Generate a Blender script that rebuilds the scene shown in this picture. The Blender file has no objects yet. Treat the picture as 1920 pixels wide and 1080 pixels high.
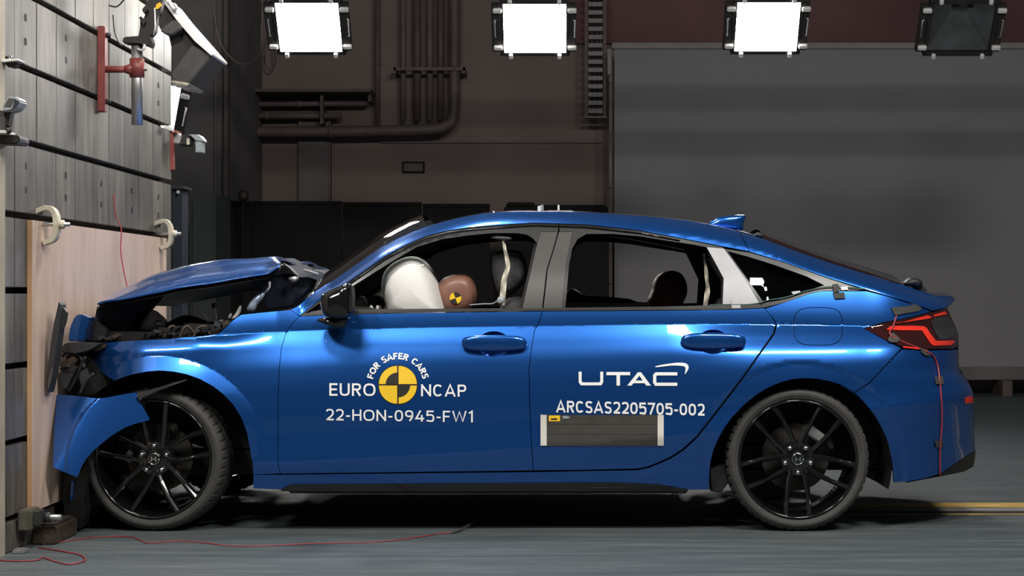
import bpy, bmesh, math, random
import numpy as np
from mathutils import Vector, Matrix
from mathutils.geometry import delaunay_2d_cdt

random.seed(4)
SC = bpy.context.scene
COL = SC.collection

# ------------------------------------------------------------------ camera
F, ZC, CX, CY, HC = 3332.0, 7.75, 1060.0, 548.0, 1.051
YC = 0.90                                   # centre plane of the car (near flank is y = 0)
cam_d = bpy.data.cameras.new('camera')
cam_d.sensor_width = 36.0
cam_d.lens = F / 1920.0 * 36.0
cam_d.shift_x = -(CX - 960.0) / 1920.0
cam_d.shift_y = (CY - 540.0) / 1920.0
cam = bpy.data.objects.new('camera', cam_d)
cam.location = (0, -ZC, HC)
cam.rotation_euler = (math.pi / 2, 0, 0)
COL.objects.link(cam)
SC.camera = cam

# ------------------------------------------------------------------ world, exposure
w = bpy.data.worlds.new('hall_air')
SC.world = w
w.use_nodes = True
w.node_tree.nodes['Background'].inputs[0].default_value = (0.75, 0.85, 1.0, 1)
w.node_tree.nodes['Background'].inputs[1].default_value = 0.05
SC.view_settings.view_transform = 'Standard'
SC.view_settings.look = 'None'
SC.view_settings.exposure = 0.0
SC.view_settings.gamma = 1.0
SC.view_settings.use_curve_mapping = False

# ------------------------------------------------------------------ near-side ceiling flood lamps, barrier lights and an added side light
def area(name, loc, tgt, sx, sy, power, col=(1, 0.96, 0.9)):
    d = bpy.data.lights.new(name, 'AREA')
    d.shape = 'RECTANGLE'
    d.size, d.size_y, d.energy, d.color = sx, sy, power, col
    o = bpy.data.objects.new(name, d)
    o.location = loc
    o.rotation_euler = (Vector(tgt) - Vector(loc)).to_track_quat('-Z', 'Y').to_euler()
    COL.objects.link(o)
    return o
for x in (-1.65, 1.35, 3.4):
    area('ceiling_flood_light', (x, -3.6, 5.2), (x * 0.85, 0.6, 0.4), 1.1, 0.6, 165 if x < 0 else 180)
area('added_side_light', (-3.2, -4.4, 4.3), (-1.9, 0.2, 0.6), 0.7, 0.6, 75)  # added light, out of view, to brighten the torn bumper corner
area('barrier_flood_light', (-0.75, 1.1, 4.3), (-2.3, 1.0, 2.0), 0.6, 0.5, 72)
area('barrier_top_light', (-1.72, 1.75, 3.15), (-2.3, 1.45, 2.5), 0.45, 0.3, 22)

# ------------------------------------------------------------------ materials
def mat(name, col, rough=0.5, metal=0.0, coat=0.0, spec=0.5, noise=0.0, nscale=8.0, stretch=(1, 1, 1), bump=0.0, bscale=40.0, coat_rough=0.03):
    m = bpy.data.materials.new(name)
    m.use_nodes = True
    nt = m.node_tree
    b = nt.nodes['Principled BSDF']
    b.inputs['Base Color'].default_value = (*col, 1)
    b.inputs['Roughness'].default_value = rough
    b.inputs['Metallic'].default_value = metal
    b.inputs['Coat Weight'].default_value = coat
    b.inputs['Coat Roughness'].default_value = coat_rough
    b.inputs['Specular IOR Level'].default_value = spec
    if noise > 0 or bump > 0:
        tc = nt.nodes.new('ShaderNodeTexCoord')
        mp = nt.nodes.new('ShaderNodeMapping')
        mp.inputs['Scale'].default_value = stretch
        nt.links.new(tc.outputs['Object'], mp.inputs['Vector'])
    if noise > 0:
        n = nt.nodes.new('ShaderNodeTexNoise')
        n.inputs['Scale'].default_value = nscale
        n.inputs['Detail'].default_value = 6
        nt.links.new(mp.outputs['Vector'], n.inputs['Vector'])
        r = nt.nodes.new('ShaderNodeValToRGB')
        r.color_ramp.elements[0].position = 0.3
        r.color_ramp.elements[1].position = 0.7
        r.color_ramp.elements[0].color = (*[c * (1 - noise) for c in col], 1)
        r.color_ramp.elements[1].color = (*[min(1, c * (1 + noise)) for c in col], 1)
        nt.links.new(n.outputs['Fac'], r.inputs['Fac'])
        nt.links.new(r.outputs['Color'], b.inputs['Base Color'])
    if bump > 0:
        n2 = nt.nodes.new('ShaderNodeTexNoise')
        n2.inputs['Scale'].default_value = bscale
        n2.inputs['Detail'].default_value = 4
        nt.links.new(mp.outputs['Vector'], n2.inputs['Vector'])
        bp = nt.nodes.new('ShaderNodeBump')
        bp.inputs['Strength'].default_value = bump
        bp.inputs['Distance'].default_value = 0.01
        nt.links.new(n2.outputs['Fac'], bp.inputs['Height'])
        nt.links.new(bp.outputs['Normal'], b.inputs['Normal'])
    return m

def emis(name, col, s):
    m = bpy.data.materials.new(name)
    m.use_nodes = True
    b = m.node_tree.nodes['Principled BSDF']
    b.inputs['Base Color'].default_value = (0.8, 0.8, 0.8, 1)
    b.inputs['Emission Color'].default_value = (*col, 1)
    b.inputs['Emission Strength'].default_value = s
    return m

def glass_mat(name, col=(0.55, 0.6, 0.58), alpha=0.25):
    m = bpy.data.materials.new(name)
    m.use_nodes = True
    nt = m.node_tree
    out = nt.nodes['Material Output']
    nt.nodes.remove(nt.nodes['Principled BSDF'])
    t = nt.nodes.new('ShaderNodeBsdfTransparent')
    t.inputs[0].default_value = (*col, 1)
    g = nt.nodes.new('ShaderNodeBsdfGlossy')
    g.inputs['Roughness'].default_value = 0.02
    fr = nt.nodes.new('ShaderNodeFresnel')
    fr.inputs['IOR'].default_value = 1.5
    mx = nt.nodes.new('ShaderNodeMixShader')
    nt.links.new(fr.outputs[0], mx.inputs[0])
    nt.links.new(t.outputs[0], mx.inputs[1])
    nt.links.new(g.outputs[0], mx.inputs[2])
    nt.links.new(mx.outputs[0], out.inputs['Surface'])
    return m

M = {}
M['paint'] = mat('blue_metallic_paint', (0.011, 0.10, 0.40), 0.28, 0.75, 1.0, noise=0.06, nscale=900)
M['paint_in'] = mat('blue_primer', (0.02, 0.06, 0.2), 0.6)
M['blackgloss'] = mat('gloss_black', (0.006, 0.006, 0.007), 0.12, 0.0, 0.6)
M['black'] = mat('black_plastic', (0.007, 0.007, 0.007), 0.55, noise=0.3, nscale=30)
M['darkgrey'] = mat('dark_grey_plastic', (0.03, 0.03, 0.032), 0.5, noise=0.25, nscale=12)
M['trim'] = mat('window_trim_grey', (0.016, 0.016, 0.016), 0.3, 0.1, noise=0.1, nscale=12)
M['pillar'] = mat('satin_pillar_cover', (0.04, 0.038, 0.036), 0.36, 0.2, noise=0.12, nscale=6)
M['cpillar'] = mat('pale_pillar_cover', (0.30, 0.30, 0.32), 0.45, 0.2, noise=0.1, nscale=9)
M['interior'] = mat('cabin_black', (0.012, 0.012, 0.013), 0.8, noise=0.2, nscale=20)
M['seat'] = mat('seat_fabric', (0.055, 0.055, 0.058), 0.85, noise=0.2, nscale=60, bump=0.3, bscale=300)
M['rubber'] = mat('tyre_rubber', (0.042, 0.041, 0.039), 0.72, noise=0.18, nscale=14)
M['wheel'] = mat('gloss_black_alloy', (0.006, 0.006, 0.007), 0.16, 0.2, 0.9)
M['chrome'] = mat('chrome', (0.75, 0.75, 0.77), 0.12, 1.0, noise=0.05)
M['steel'] = mat('polished_steel', (0.5, 0.5, 0.5), 0.42, 0.9, noise=0.1, nscale=14)
M['disc'] = mat('brake_steel', (0.045, 0.04, 0.035), 0.45, 0.6, noise=0.3, nscale=20)
M['alu'] = mat('cast_aluminium', (0.5, 0.5, 0.5), 0.4, 0.8, noise=0.2, nscale=30)
M['white'] = mat('white_vinyl', (0.86, 0.86, 0.86), 0.5, noise=0.03)
M['yellow'] = mat('yellow_vinyl', (0.86, 0.54, 0.02), 0.5, noise=0.03)
M['decalblack'] = mat('black_vinyl', (0.02, 0.018, 0.014), 0.5, noise=0.1)
M['magnet'] = mat('dark_label_plate', (0.04, 0.037, 0.032), 0.6, noise=0.12, nscale=25)
M['cream'] = mat('cream_tape', (0.62, 0.6, 0.54), 0.6, noise=0.06)
M['airbag'] = mat('airbag_cloth', (0.80, 0.79, 0.77), 0.8, noise=0.04, nscale=6, bump=0.15, bscale=25)
M['skin'] = mat('dummy_vinyl_skin', (0.20, 0.095, 0.065), 0.42, noise=0.12, nscale=10)
M['skin2'] = mat('dummy_vinyl_shaded_skin', (0.14, 0.07, 0.04), 0.45, noise=0.2, nscale=14)  # rear dummy's shade put in as a darker copy of the skin
M['belt'] = mat('seat_belt_webbing', (0.62, 0.58, 0.48), 0.7, noise=0.1, nscale=50)
M['red'] = mat('red_paint', (0.20, 0.042, 0.036), 0.45, noise=0.2, nscale=14)
M['redlens'] = mat('red_lamp_lens', (0.75, 0.035, 0.02), 0.15, 0, 0.6)
M['darklens'] = mat('smoked_red_lens', (0.03, 0.006, 0.006), 0.08, 0, 0.8)
M['smoke'] = mat('smoked_lens', (0.03, 0.03, 0.03), 0.08, 0, 0.8)
M['redwire'] = mat('red_wire', (0.30, 0.03, 0.035), 0.5, noise=0.25, nscale=20)
M['blackwire'] = mat('black_wire', (0.015, 0.015, 0.015), 0.5, noise=0.2)
M['tape'] = mat('grey_cloth_tape', (0.04, 0.04, 0.036), 0.75, noise=0.25, nscale=60)
M['glass'] = glass_mat('windscreen_glass', (0.42, 0.5, 0.46))
M['darkglass'] = glass_mat('tinted_glass', (0.12, 0.12, 0.12))
M['clamp'] = mat('cream_cast_clamp', (0.50, 0.46, 0.36), 0.4, noise=0.25, nscale=25, bump=0.2)
M['device'] = mat('grey_device', (0.32, 0.36, 0.38), 0.4, 0.2, noise=0.1)
M['lampblack'] = mat('lamp_housing_black', (0.018, 0.016, 0.016), 0.5, noise=0.2)
M['lampgrey'] = mat('lamp_housing_grey', (0.07, 0.064, 0.064), 0.6, 0.1, noise=0.2, nscale=14)
M['reflector'] = mat('lamp_reflector', (0.85, 0.83, 0.78), 0.5, 0.55, noise=0.25, nscale=8)
M['clip'] = mat('silver_clip', (0.75, 0.75, 0.73), 0.4, 0.3, noise=0.05)
M['lit'] = emis('flood_lamp_light', (1, 0.97, 0.93), 60)
M['hotrim'] = mat('lamp_rim_lit_white', (0.9, 0.9, 0.88), 0.5, noise=0.03)  # near-white colour paints the rim as if brightly lit
M['backwall'] = mat('glow_tinted_block_wall', (0.205, 0.157, 0.142), 0.9, noise=0.10, nscale=0.9, bump=0.1, bscale=30)  # wall brown pushed towards red to suggest the lamps' glow
M['upperwall'] = mat('upper_wall_glow_tint', (0.15, 0.075, 0.075), 0.9, noise=0.25, nscale=0.7)  # maroon carries the lamps' red glow on the upper wall
M['screen'] = mat('white_backdrop_screen', (0.26, 0.255, 0.26), 0.9, noise=0.03, nscale=0.6)
M['rail'] = mat('pale_rail', (0.26, 0.25, 0.25), 0.7, noise=0.1)
M['pipe'] = mat('glow_tinted_dark_pipe', (0.105, 0.076, 0.07), 0.6, noise=0.2, nscale=4)  # both pipe browns lean red as well, after the lamps' glow
M['pipe2'] = mat('glow_tinted_brown_pipe', (0.15, 0.115, 0.105), 0.6, noise=0.2, nscale=4)
M['curtain'] = mat('black_board', (0.010, 0.009, 0.009), 0.95, noise=0.3, nscale=3)
M['bluepost'] = mat('blue_black_steel', (0.012, 0.017, 0.03), 0.6, noise=0.3, nscale=4)
M['greenpanel'] = mat('dark_green_panel', (0.045, 0.055, 0.055), 0.8, noise=0.2, nscale=4)
M['greywall'] = mat('grey_pier', (0.15, 0.14, 0.137), 0.9, noise=0.2, nscale=2)
M['yellowline'] = mat('worn_yellow_floor_paint', (0.55, 0.36, 0.09), 0.7, noise=0.5, nscale=6, stretch=(1, 6, 1))
M['slotdark'] = mat('slot_shadow_steel', (0.02, 0.016, 0.014), 0.7, noise=0.3)
M['blackblue'] = mat('matt_dark_blue', (0.006, 0.010, 0.022), 0.7, 0.0, 0.0, spec=0.25, noise=0.3, nscale=20)  # darker, matt version of the body blue for bonnet folds and brackets
M['hinge'] = mat('bare_blue_white_metal', (0.45, 0.55, 0.75), 0.3, 0.6, noise=0.3, nscale=40)
M['greenwire'] = mat('green_wire', (0.03, 0.09, 0.07), 0.5, noise=0.2)
M['greyplastic'] = mat('translucent_grey_tank', (0.36, 0.34, 0.33), 0.4, noise=0.3, nscale=20)
M['clampdark'] = mat('dimmed_clamp_block', (0.09, 0.083, 0.06), 0.6, noise=0.3, nscale=20)  # block colour lowered to paint the dim light at the barrier foot
M['cream_post'] = mat('cream_barrier_post', (0.40, 0.35, 0.27), 0.6, noise=0.15, nscale=5)
M['rusty'] = mat('oily_brown_plastic', (0.05, 0.034, 0.024), 0.5, noise=0.4, nscale=25)

# steel plates of the barrier: brushed vertical streaks and blotches
def steel_plate(name, c0, c1, seed):
    m = bpy.data.materials.new(name)
    m.use_nodes = True
    nt = m.node_tree
    b = nt.nodes['Principled BSDF']
    tc = nt.nodes.new('ShaderNodeTexCoord')
    oi = nt.nodes.new('ShaderNodeNewGeometry')
    mp = nt.nodes.new('ShaderNodeMapping')
    mp.inputs['Scale'].default_value = (1, 5, 0.8)
    mp.inputs['Location'].default_value = (seed, seed * 2, 0)
    nt.links.new(oi.outputs['Position'], mp.inputs['Vector'])
    n = nt.nodes.new('ShaderNodeTexNoise')
    n.inputs['Scale'].default_value = 3.0
    n.inputs['Detail'].default_value = 8
    n.inputs['Roughness'].default_value = 0.65
    nt.links.new(mp.outputs[0], n.inputs['Vector'])
    r = nt.nodes.new('ShaderNodeValToRGB')
    r.color_ramp.elements[0].position = 0.28
    r.color_ramp.elements[1].position = 0.75
    r.color_ramp.elements[0].color = (*c0, 1)
    r.color_ramp.elements[1].color = (*c1, 1)
    nt.links.new(n.outputs['Fac'], r.inputs['Fac'])
    nt.links.new(r.outputs['Color'], b.inputs['Base Color'])
    b.inputs['Metallic'].default_value = 0.25
    b.inputs['Roughness'].default_value = 0.5
    return m
M['plates'] = [steel_plate('worn_steel_plate', (0.06, 0.054, 0.047), (0.20, 0.187, 0.17), 1.3),
               steel_plate('dull_steel_plate', (0.055, 0.051, 0.047), (0.175, 0.167, 0.155), 7.7),
               steel_plate('pale_steel_plate', (0.07, 0.062, 0.053), (0.225, 0.21, 0.185), 13.1)]

def wood_mat(name, c0, c1):
    m = bpy.data.materials.new(name)
    m.use_nodes = True
    nt = m.node_tree
    b = nt.nodes['Principled BSDF']
    g = nt.nodes.new('ShaderNodeNewGeometry')
    mp = nt.nodes.new('ShaderNodeMapping')
    mp.inputs['Scale'].default_value = (1, 2.2, 0.6)
    nt.links.new(g.outputs['Position'], mp.inputs['Vector'])
    n = nt.nodes.new('ShaderNodeTexNoise')
    n.inputs['Scale'].default_value = 4
    n.inputs['Detail'].default_value = 9
    n.inputs['Distortion'].default_value = 0.6
    nt.links.new(mp.outputs[0], n.inputs['Vector'])
    r = nt.nodes.new('ShaderNodeValToRGB')
    r.color_ramp.elements[0].position = 0.3
    r.color_ramp.elements[1].position = 0.72
    r.color_ramp.elements[0].color = (*c0, 1)
    r.color_ramp.elements[1].color = (*c1, 1)
    nt.links.new(n.outputs['Fac'], r.inputs['Fac'])
    nt.links.new(r.outputs['Color'], b.inputs['Base Color'])
    b.inputs['Roughness'].default_value = 0.7
    return m
M['ply'] = wood_mat('plywood_face', (0.48, 0.345, 0.275), (0.60, 0.455, 0.37))
M['plyedge'] = wood_mat('plywood_edge', (0.42, 0.24, 0.12), (0.56, 0.34, 0.18))

# floor: dark scuffed concrete with streaks along the track
def floor_mat():
    m = bpy.data.materials.new('scuffed_concrete_floor')
    m.use_nodes = True
    nt = m.node_tree
    b = nt.nodes['Principled BSDF']
    g = nt.nodes.new('ShaderNodeNewGeometry')
    mp = nt.nodes.new('ShaderNodeMapping')
    mp.inputs['Scale'].default_value = (0.35, 3.2, 1)
    nt.links.new(g.outputs['Position'], mp.inputs['Vector'])
    n = nt.nodes.new('ShaderNodeTexNoise')
    n.inputs['Scale'].default_value = 3.5
    n.inputs['Detail'].default_value = 10
    n.inputs['Roughness'].default_value = 0.7
    nt.links.new(mp.outputs[0], n.inputs['Vector'])
    r = nt.nodes.new('ShaderNodeValToRGB')
    e = r.color_ramp.elements
    e[0].position, e[0].color = 0.3, (0.036, 0.048, 0.053, 1)
    e[1].position, e[1].color = 0.75, (0.13, 0.148, 0.152, 1)
    x = r.color_ramp.elements.new(0.52)
    x.color = (0.070, 0.085, 0.090, 1)
    nt.links.new(n.outputs['Fac'], r.inputs['Fac'])
    v = nt.nodes.new('ShaderNodeTexNoise')
    v.inputs['Scale'].default_value = 38
    v.inputs['Detail'].default_value = 3
    nt.links.new(g.outputs['Position'], v.inputs['Vector'])
    r2 = nt.nodes.new('ShaderNodeValToRGB')
    r2.color_ramp.elements[0].position = 0.70
    r2.color_ramp.elements[1].position = 0.74
    nt.links.new(v.outputs['Fac'], r2.inputs['Fac'])
    mx = nt.nodes.new('ShaderNodeMix')
    mx.data_type = 'RGBA'
    mx.inputs['B'].default_value = (0.22, 0.22, 0.21, 1)
    nt.links.new(r2.outputs['Color'], mx.inputs['Factor'])
    nt.links.new(r.outputs['Color'], mx.inputs['A'])
    nt.links.new(mx.outputs['Result'], b.inputs['Base Color'])
    b.inputs['Roughness'].default_value = 0.62
    bp = nt.nodes.new('ShaderNodeBump')
    bp.inputs['Strength'].default_value = 0.15
    bp.inputs['Distance'].default_value = 0.01
    nt.links.new(n.outputs['Fac'], bp.inputs['Height'])
    nt.links.new(bp.outputs['Normal'], b.inputs['Normal'])
    return m
M['floor'] = floor_mat()

# ------------------------------------------------------------------ helpers
def P(px, py, y=0.0):
    d = ZC + y
    return Vector(((px - CX) * d / F, y, HC - (py - CY) * d / F))

def tag(o, label=None, cat=None, group=None, kind=None):
    if label: o['label'] = label
    if cat: o['category'] = cat
    if group: o['group'] = group
    if kind: o['kind'] = kind
    return o

def wloc(o):
    v = Vector(o.location)
    p = o.parent
    while p:
        v = v + Vector(p.location)
        p = p.parent
    return v

def link(o, parent=None):
    COL.objects.link(o)
    if parent is not None:
        o.parent = parent
    return o

def empty(name, loc, parent=None):
    o = bpy.data.objects.new(name, None)
    o.empty_display_size = 0.1
    link(o, parent)
    o.location = Vector(loc) - (wloc(parent) if parent else Vector((0, 0, 0)))
    return o

def mesh_obj(name, verts, faces, m, parent=None, smooth=False, normals=None):
    """verts in world space; the object's own origin follows its parent's."""
    off = wloc(parent) if parent else Vector((0, 0, 0))
    me = bpy.data.meshes.new(name)
    me.from_pydata([tuple(Vector(v) - off) for v in verts], [], faces)
    me.materials.append(m)
    if smooth or normals is not None:
        me.polygons.foreach_set('use_smooth', [True] * len(me.polygons))
    me.update()
    if normals is not None:
        me.normals_split_custom_set_from_vertices([tuple(n) for n in normals])
    o = bpy.data.objects.new(name, me)
    return link(o, parent)

def bm_obj(name, bm, m, parent=None, smooth=False, bevel=0.0, seg=2):
    if parent is not None and parent.name == 'hatchback_car':
        for v in bm.verts:
            v.co.x = max(v.co.x, -2.2145)
    if bevel > 0:
        bmesh.ops.bevel(bm, geom=list(bm.edges), offset=bevel, segments=seg, affect='EDGES', clamp_overlap=True)
    bmesh.ops.recalc_face_normals(bm, faces=bm.faces)
    off = wloc(parent) if parent else Vector((0, 0, 0))
    for v in bm.verts:
        v.co -= off
    me = bpy.data.meshes.new(name)
    bm.to_mesh(me)
    bm.free()
    me.materials.append(m)
    if smooth:
        me.polygons.foreach_set('use_smooth', [True] * len(me.polygons))
    return link(bpy.data.objects.new(name, me), parent)

def add_box(bm, lo, hi, mtx=None):
    vs = []
    for x in (lo[0], hi[0]):
        for y in (lo[1], hi[1]):
            for z in (lo[2], hi[2]):
                v = Vector((x, y, z))
                vs.append(bm.verts.new(mtx @ v if mtx else v))
    for f in ((0, 1, 3, 2), (4, 6, 7, 5), (0, 4, 5, 1), (2, 3, 7, 6), (0, 2, 6, 4), (1, 5, 7, 3)):
        bm.faces.new([vs[i] for i in f])

def box(name, lo, hi, m, parent=None, bevel=0.0, mtx=None):
    bm = bmesh.new()
    add_box(bm, lo, hi, mtx)
    return bm_obj(name, bm, m, parent, bevel=bevel)

def add_tube(bm, pts, r, seg=8, cap=True):
    pts = [Vector(p) for p in pts]
    n = len(pts)
    rings = []
    up = None
    for i, p in enumerate(pts):
        t = (pts[min(i + 1, n - 1)] - pts[max(i - 1, 0)]).normalized()
        if up is None:
            a = Vector((0, 0, 1)) if abs(t.z) < 0.9 else Vector((1, 0, 0))
            up = (a - t * a.dot(t)).normalized()
        else:
            up = (up - t * up.dot(t)).normalized()
        s = t.cross(up)
        rr = r[i] if isinstance(r, (list, tuple)) else r
        rings.append([bm.verts.new(p + (up * math.cos(k * 2 * math.pi / seg) + s * math.sin(k * 2 * math.pi / seg)) * rr) for k in range(seg)])
    for a, b in zip(rings, rings[1:]):
        for k in range(seg):
            bm.faces.new((a[k], a[(k + 1) % seg], b[(k + 1) % seg], b[k]))
    if cap:
        bm.faces.new(rings[0][::-1])
        bm.faces.new(rings[-1])

def tube(name, pts, r, m, parent=None, seg=8):
    bm = bmesh.new()
    add_tube(bm, pts, r, seg)
    return bm_obj(name, bm, m, parent, smooth=True)

def smooth_path(pts, n=8):
    pts = [Vector(p) for p in pts]
    out = []
    for i in range(len(pts) - 1):
        p0, p1, p2, p3 = pts[max(i - 1, 0)], pts[i], pts[i + 1], pts[min(i + 2, len(pts) - 1)]
        for k in range(n):
            t = k / n
            out.append(0.5 * ((2 * p1) + (p2 - p0) * t + (2 * p0 - 5 * p1 + 4 * p2 - p3) * t * t + (3 * p1 - p0 - 3 * p2 + p3) * t ** 3))
    out.append(pts[-1])
    return out

def prism(name, poly, y0, y1, m, parent=None, bevel=0.0, sc=1.0):
    """outline given as it is seen at depth y0, carried back in depth to y1"""
    bm = bmesh.new()
    a = [P(x, y, y0) for x, y in poly]
    c = sum(a, Vector()) / len(a)
    f = [bm.verts.new(v) for v in a]
    b = [bm.verts.new(Vector((c.x + (v.x - c.x) * sc, y1, c.z + (v.z - c.z) * sc))) for v in a]
    n = len(f)
    bm.faces.new(f)
    bm.faces.new(b[::-1])
    for i in range(n):
        bm.faces.new((f[i], b[i], b[(i + 1) % n], f[(i + 1) % n]))
    return bm_obj(name, bm, m, parent, bevel=bevel)

def spline_closed(poly, n=5):
    out = []
    k = len(poly)
    for i in range(k):
        p0, p1, p2, p3 = [np.array(poly[(i + j) % k], float) for j in (-1, 0, 1, 2)]
        for q in range(n):
            t = q / n
            out.append(tuple(0.5 * (2 * p1 + (p2 - p0) * t + (2 * p0 - 5 * p1 + 4 * p2 - p3) * t * t + (3 * p1 - p0 - 3 * p2 + p3) * t ** 3)))
    return out

def pillow(name, poly, yc, half, m, parent=None, power=0.5, rings=9, smooth_outline=4, centre=None):
    """inflated body whose outline, seen from the front, is poly"""
    if smooth_outline:
        poly = spline_closed(poly, smooth_outline)
    pts = [P(x, y, yc) for x, y in poly]
    c = sum(pts, Vector()) / len(pts) if centre is None else P(centre[0], centre[1], yc)
    bm = bmesh.new()
    rs = []
    for k in range(1, rings):
        t = -math.pi / 2 + math.pi * k / rings
        s = max(0.0, math.cos(t)) ** power
        yy = yc + half * math.sin(t)
        rs.append([bm.verts.new(Vector((c.x + (p.x - c.x) * s, yy, c.z + (p.z - c.z) * s))) for p in pts])
    n = len(pts)
    for a, b in zip(rs, rs[1:]):
        for i in range(n):
            bm.faces.new((a[i], a[(i + 1) % n], b[(i + 1) % n], b[i]))
    for ring, s in ((rs[0], -1), (rs[-1], 1)):
        v = bm.verts.new(Vector((c.x, yc + s * half, c.z)))
        for i in range(n):
            bm.faces.new((ring[i], ring[(i + 1) % n], v))
    return bm_obj(name, bm, m, parent, smooth=True)

def pchip(xs, ys):
    xs, ys = np.array(xs, float), np.array(ys, float)
    h = np.diff(xs)
    dl = np.diff(ys) / h
    d = np.zeros_like(xs)
    d[0], d[-1] = dl[0], dl[-1]
    for i in range(1, len(xs) - 1):
        if dl[i - 1] * dl[i] > 0:
            w1, w2 = 2 * h[i] + h[i - 1], h[i] + 2 * h[i - 1]
            d[i] = (w1 + w2) / (w1 / dl[i - 1] + w2 / dl[i])
    def f(x):
        x = np.asarray(x, float)
        i = np.clip(np.searchsorted(xs, x) - 1, 0, len(xs) - 2)
        t = (np.clip(x, xs[0], xs[-1]) - xs[i]) / h[i]
        h00, h10, h01, h11 = 2 * t**3 - 3 * t**2 + 1, t**3 - 2 * t**2 + t, -2 * t**3 + 3 * t**2, t**3 - t**2
        return h00 * ys[i] + h10 * h[i] * d[i] + h01 * ys[i + 1] + h11 * h[i] * d[i + 1]
    return f

def inside(poly, x, y):
    x, y = np.asarray(x, float), np.asarray(y, float)
    r = np.zeros(x.shape, bool)
    n = len(poly)
    for i in range(n):
        (x1, y1), (x2, y2) = poly[i], poly[(i + 1) % n]
        if y1 == y2:
            continue
        c = ((y1 > y) != (y2 > y)) & (x < (x2 - x1) * (y - y1) / (y2 - y1) + x1)
        r ^= c
    return r

def edge_dist(poly, x, y):
    d = np.full(x.shape, 1e9)
    n = len(poly)
    for i in range(n):
        (x1, y1), (x2, y2) = poly[i], poly[(i + 1) % n]
        L = (x2 - x1) ** 2 + (y2 - y1) ** 2
        if L == 0:
            continue
        t = np.clip(((x - x1) * (x2 - x1) + (y - y1) * (y2 - y1)) / L, 0, 1)
        d = np.minimum(d, np.hypot(x - x1 - t * (x2 - x1), y - y1 - t * (y2 - y1)))
    return d

def densify(poly, step):
    out = []
    n = len(poly)
    for i in range(n):
        a, b = np.array(poly[i], float), np.array(poly[(i + 1) % n], float)
        k = max(1, int(math.ceil(np.hypot(*(b - a)) / step)))
        out += [tuple(a + (b - a) * j / k) for j in range(k)]
    return out

def shrink(poly, g):
    """pull an outline in by about g pixels"""
    n = len(poly)
    A = sum(poly[i][0] * poly[(i + 1) % n][1] - poly[(i + 1) % n][0] * poly[i][1] for i in range(n))
    sg = 1 if A > 0 else -1
    out = []
    for i in range(n):
        p0, p1, p2 = [np.array(poly[(i + j) % n], float) for j in (-1, 0, 1)]
        e1, e2 = p1 - p0, p2 - p1
        n1 = np.array((-e1[1], e1[0])) / (np.hypot(*e1) + 1e-9)
        n2 = np.array((-e2[1], e2[0])) / (np.hypot(*e2) + 1e-9)
        nn = n1 + n2
        L = np.dot(nn, nn)
        nn = nn * (2 / max(L, 0.8))
        out.append(tuple(p1 + sg * g * 0.5 * nn))
    return out

# ------------------------------------------------------------------ shape of the car's flank: inward offset as a function of place on the flank
f_crease = pchip([160, 240, 380, 540, 700, 1000, 1300, 1640, 1830], [647, 640, 632, 621, 616, 611, 608, 612, 616])
f_lower = pchip([160, 520, 1000, 1300, 1400, 1670, 1830], [880, 866, 838, 812, 803, 762, 742])
f_prof = pchip([608, 640, 680, 720, 760, 800, 850], [0.074, 0.046, 0.018, 0.005, 0.001, 0.002, -0.004])
f_amp = pchip([160, 360, 440, 560, 700, 1250, 1420, 1640, 1830], [0.30, 0.40, 0.78, 1.10, 1.0, 1.0, 1.6, 1.5, 1.1])
f_top = pchip([160, 186, 242, 320, 410, 435, 452, 500, 545, 590, 630, 690, 715, 800, 855, 905, 965, 1050, 1140, 1225, 1290, 1350, 1387, 1430, 1500, 1555, 1650, 1755, 1800],
              [655, 644, 639, 635, 625, 602, 590, 585, 581, 547, 522, 480, 463, 425, 410, 401, 397, 397, 401, 407, 414, 425, 434, 445, 473, 492, 521, 555, 561])
f_wingtop = pchip([160, 186, 242, 320, 410, 545], [655, 644, 639, 635, 629, 620])
f_end = pchip([400, 560, 580, 627, 655, 690, 715, 740, 817, 846, 910], [1796, 1796, 1796, 1800, 1799, 1800, 1818, 1828, 1829, 1831, 1832])

UPU = np.linspace(0, 1.2, 1201)
UPS = np.interp(UPU, [0, 0.066, 0.15, 0.25, 1.2], [0.10, 0.29, 0.39, 0.56, 0.56])
UPY = np.concatenate([[0], np.cumsum((UPS[1:] + UPS[:-1]) / 2 * 0.001)])
def D(px, py):
    px, py = np.asarray(px, float), np.asarray(py, float)
    c, lo = f_crease(px), f_lower(px)
    v = 608 + (py - c) * 242 / (lo - c)
    below = f_prof(np.clip(v, 608, 850)) * f_amp(px)
    e = np.maximum(0, py - lo) / 430
    soft = 0.012
    tuck = 0.27 * (np.sqrt(e * e + soft * soft) - soft)
    u = np.maximum(0, c - py) / 430
    up = np.interp(u, UPU, UPY)
    y = below + tuck + up
    h = np.maximum(0, py - np.where(px < 540, f_wingtop(px), f_top(px)))
    amp = np.interp(px, [160, 420, 520, 560, 620, 1800], [0.025, 0.025, 0.0, 0.0, 0.10, 0.10])
    y = y + amp * np.maximum(0, 1 - h / 28) ** 2
    # wheel arches
    r1 = np.hypot(px - 299, py - 874)
    y = y - 0.023 * np.clip((207 - r1) / 29, 0, 1.2) * np.clip((860 - py) / 120, 0, 1)
    r2 = np.hypot(px - 1502, py - 876)
    t2 = np.clip((200 - r2) / 9, 0, 1)
    y = y + 0.005 * t2 * t2 * (3 - 2 * t2)
    # plan curvature to nose and tail
    y = y + 0.13 * np.maximum(0, (270 - px) / 100) ** 2
    q = np.clip((px - 1590) / (f_end(py) - 1590), 0, 1)
    y = y + 0.46 * (1 - np.sqrt(np.maximum(0, 1 - q ** 2.6)))
    return y

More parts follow.
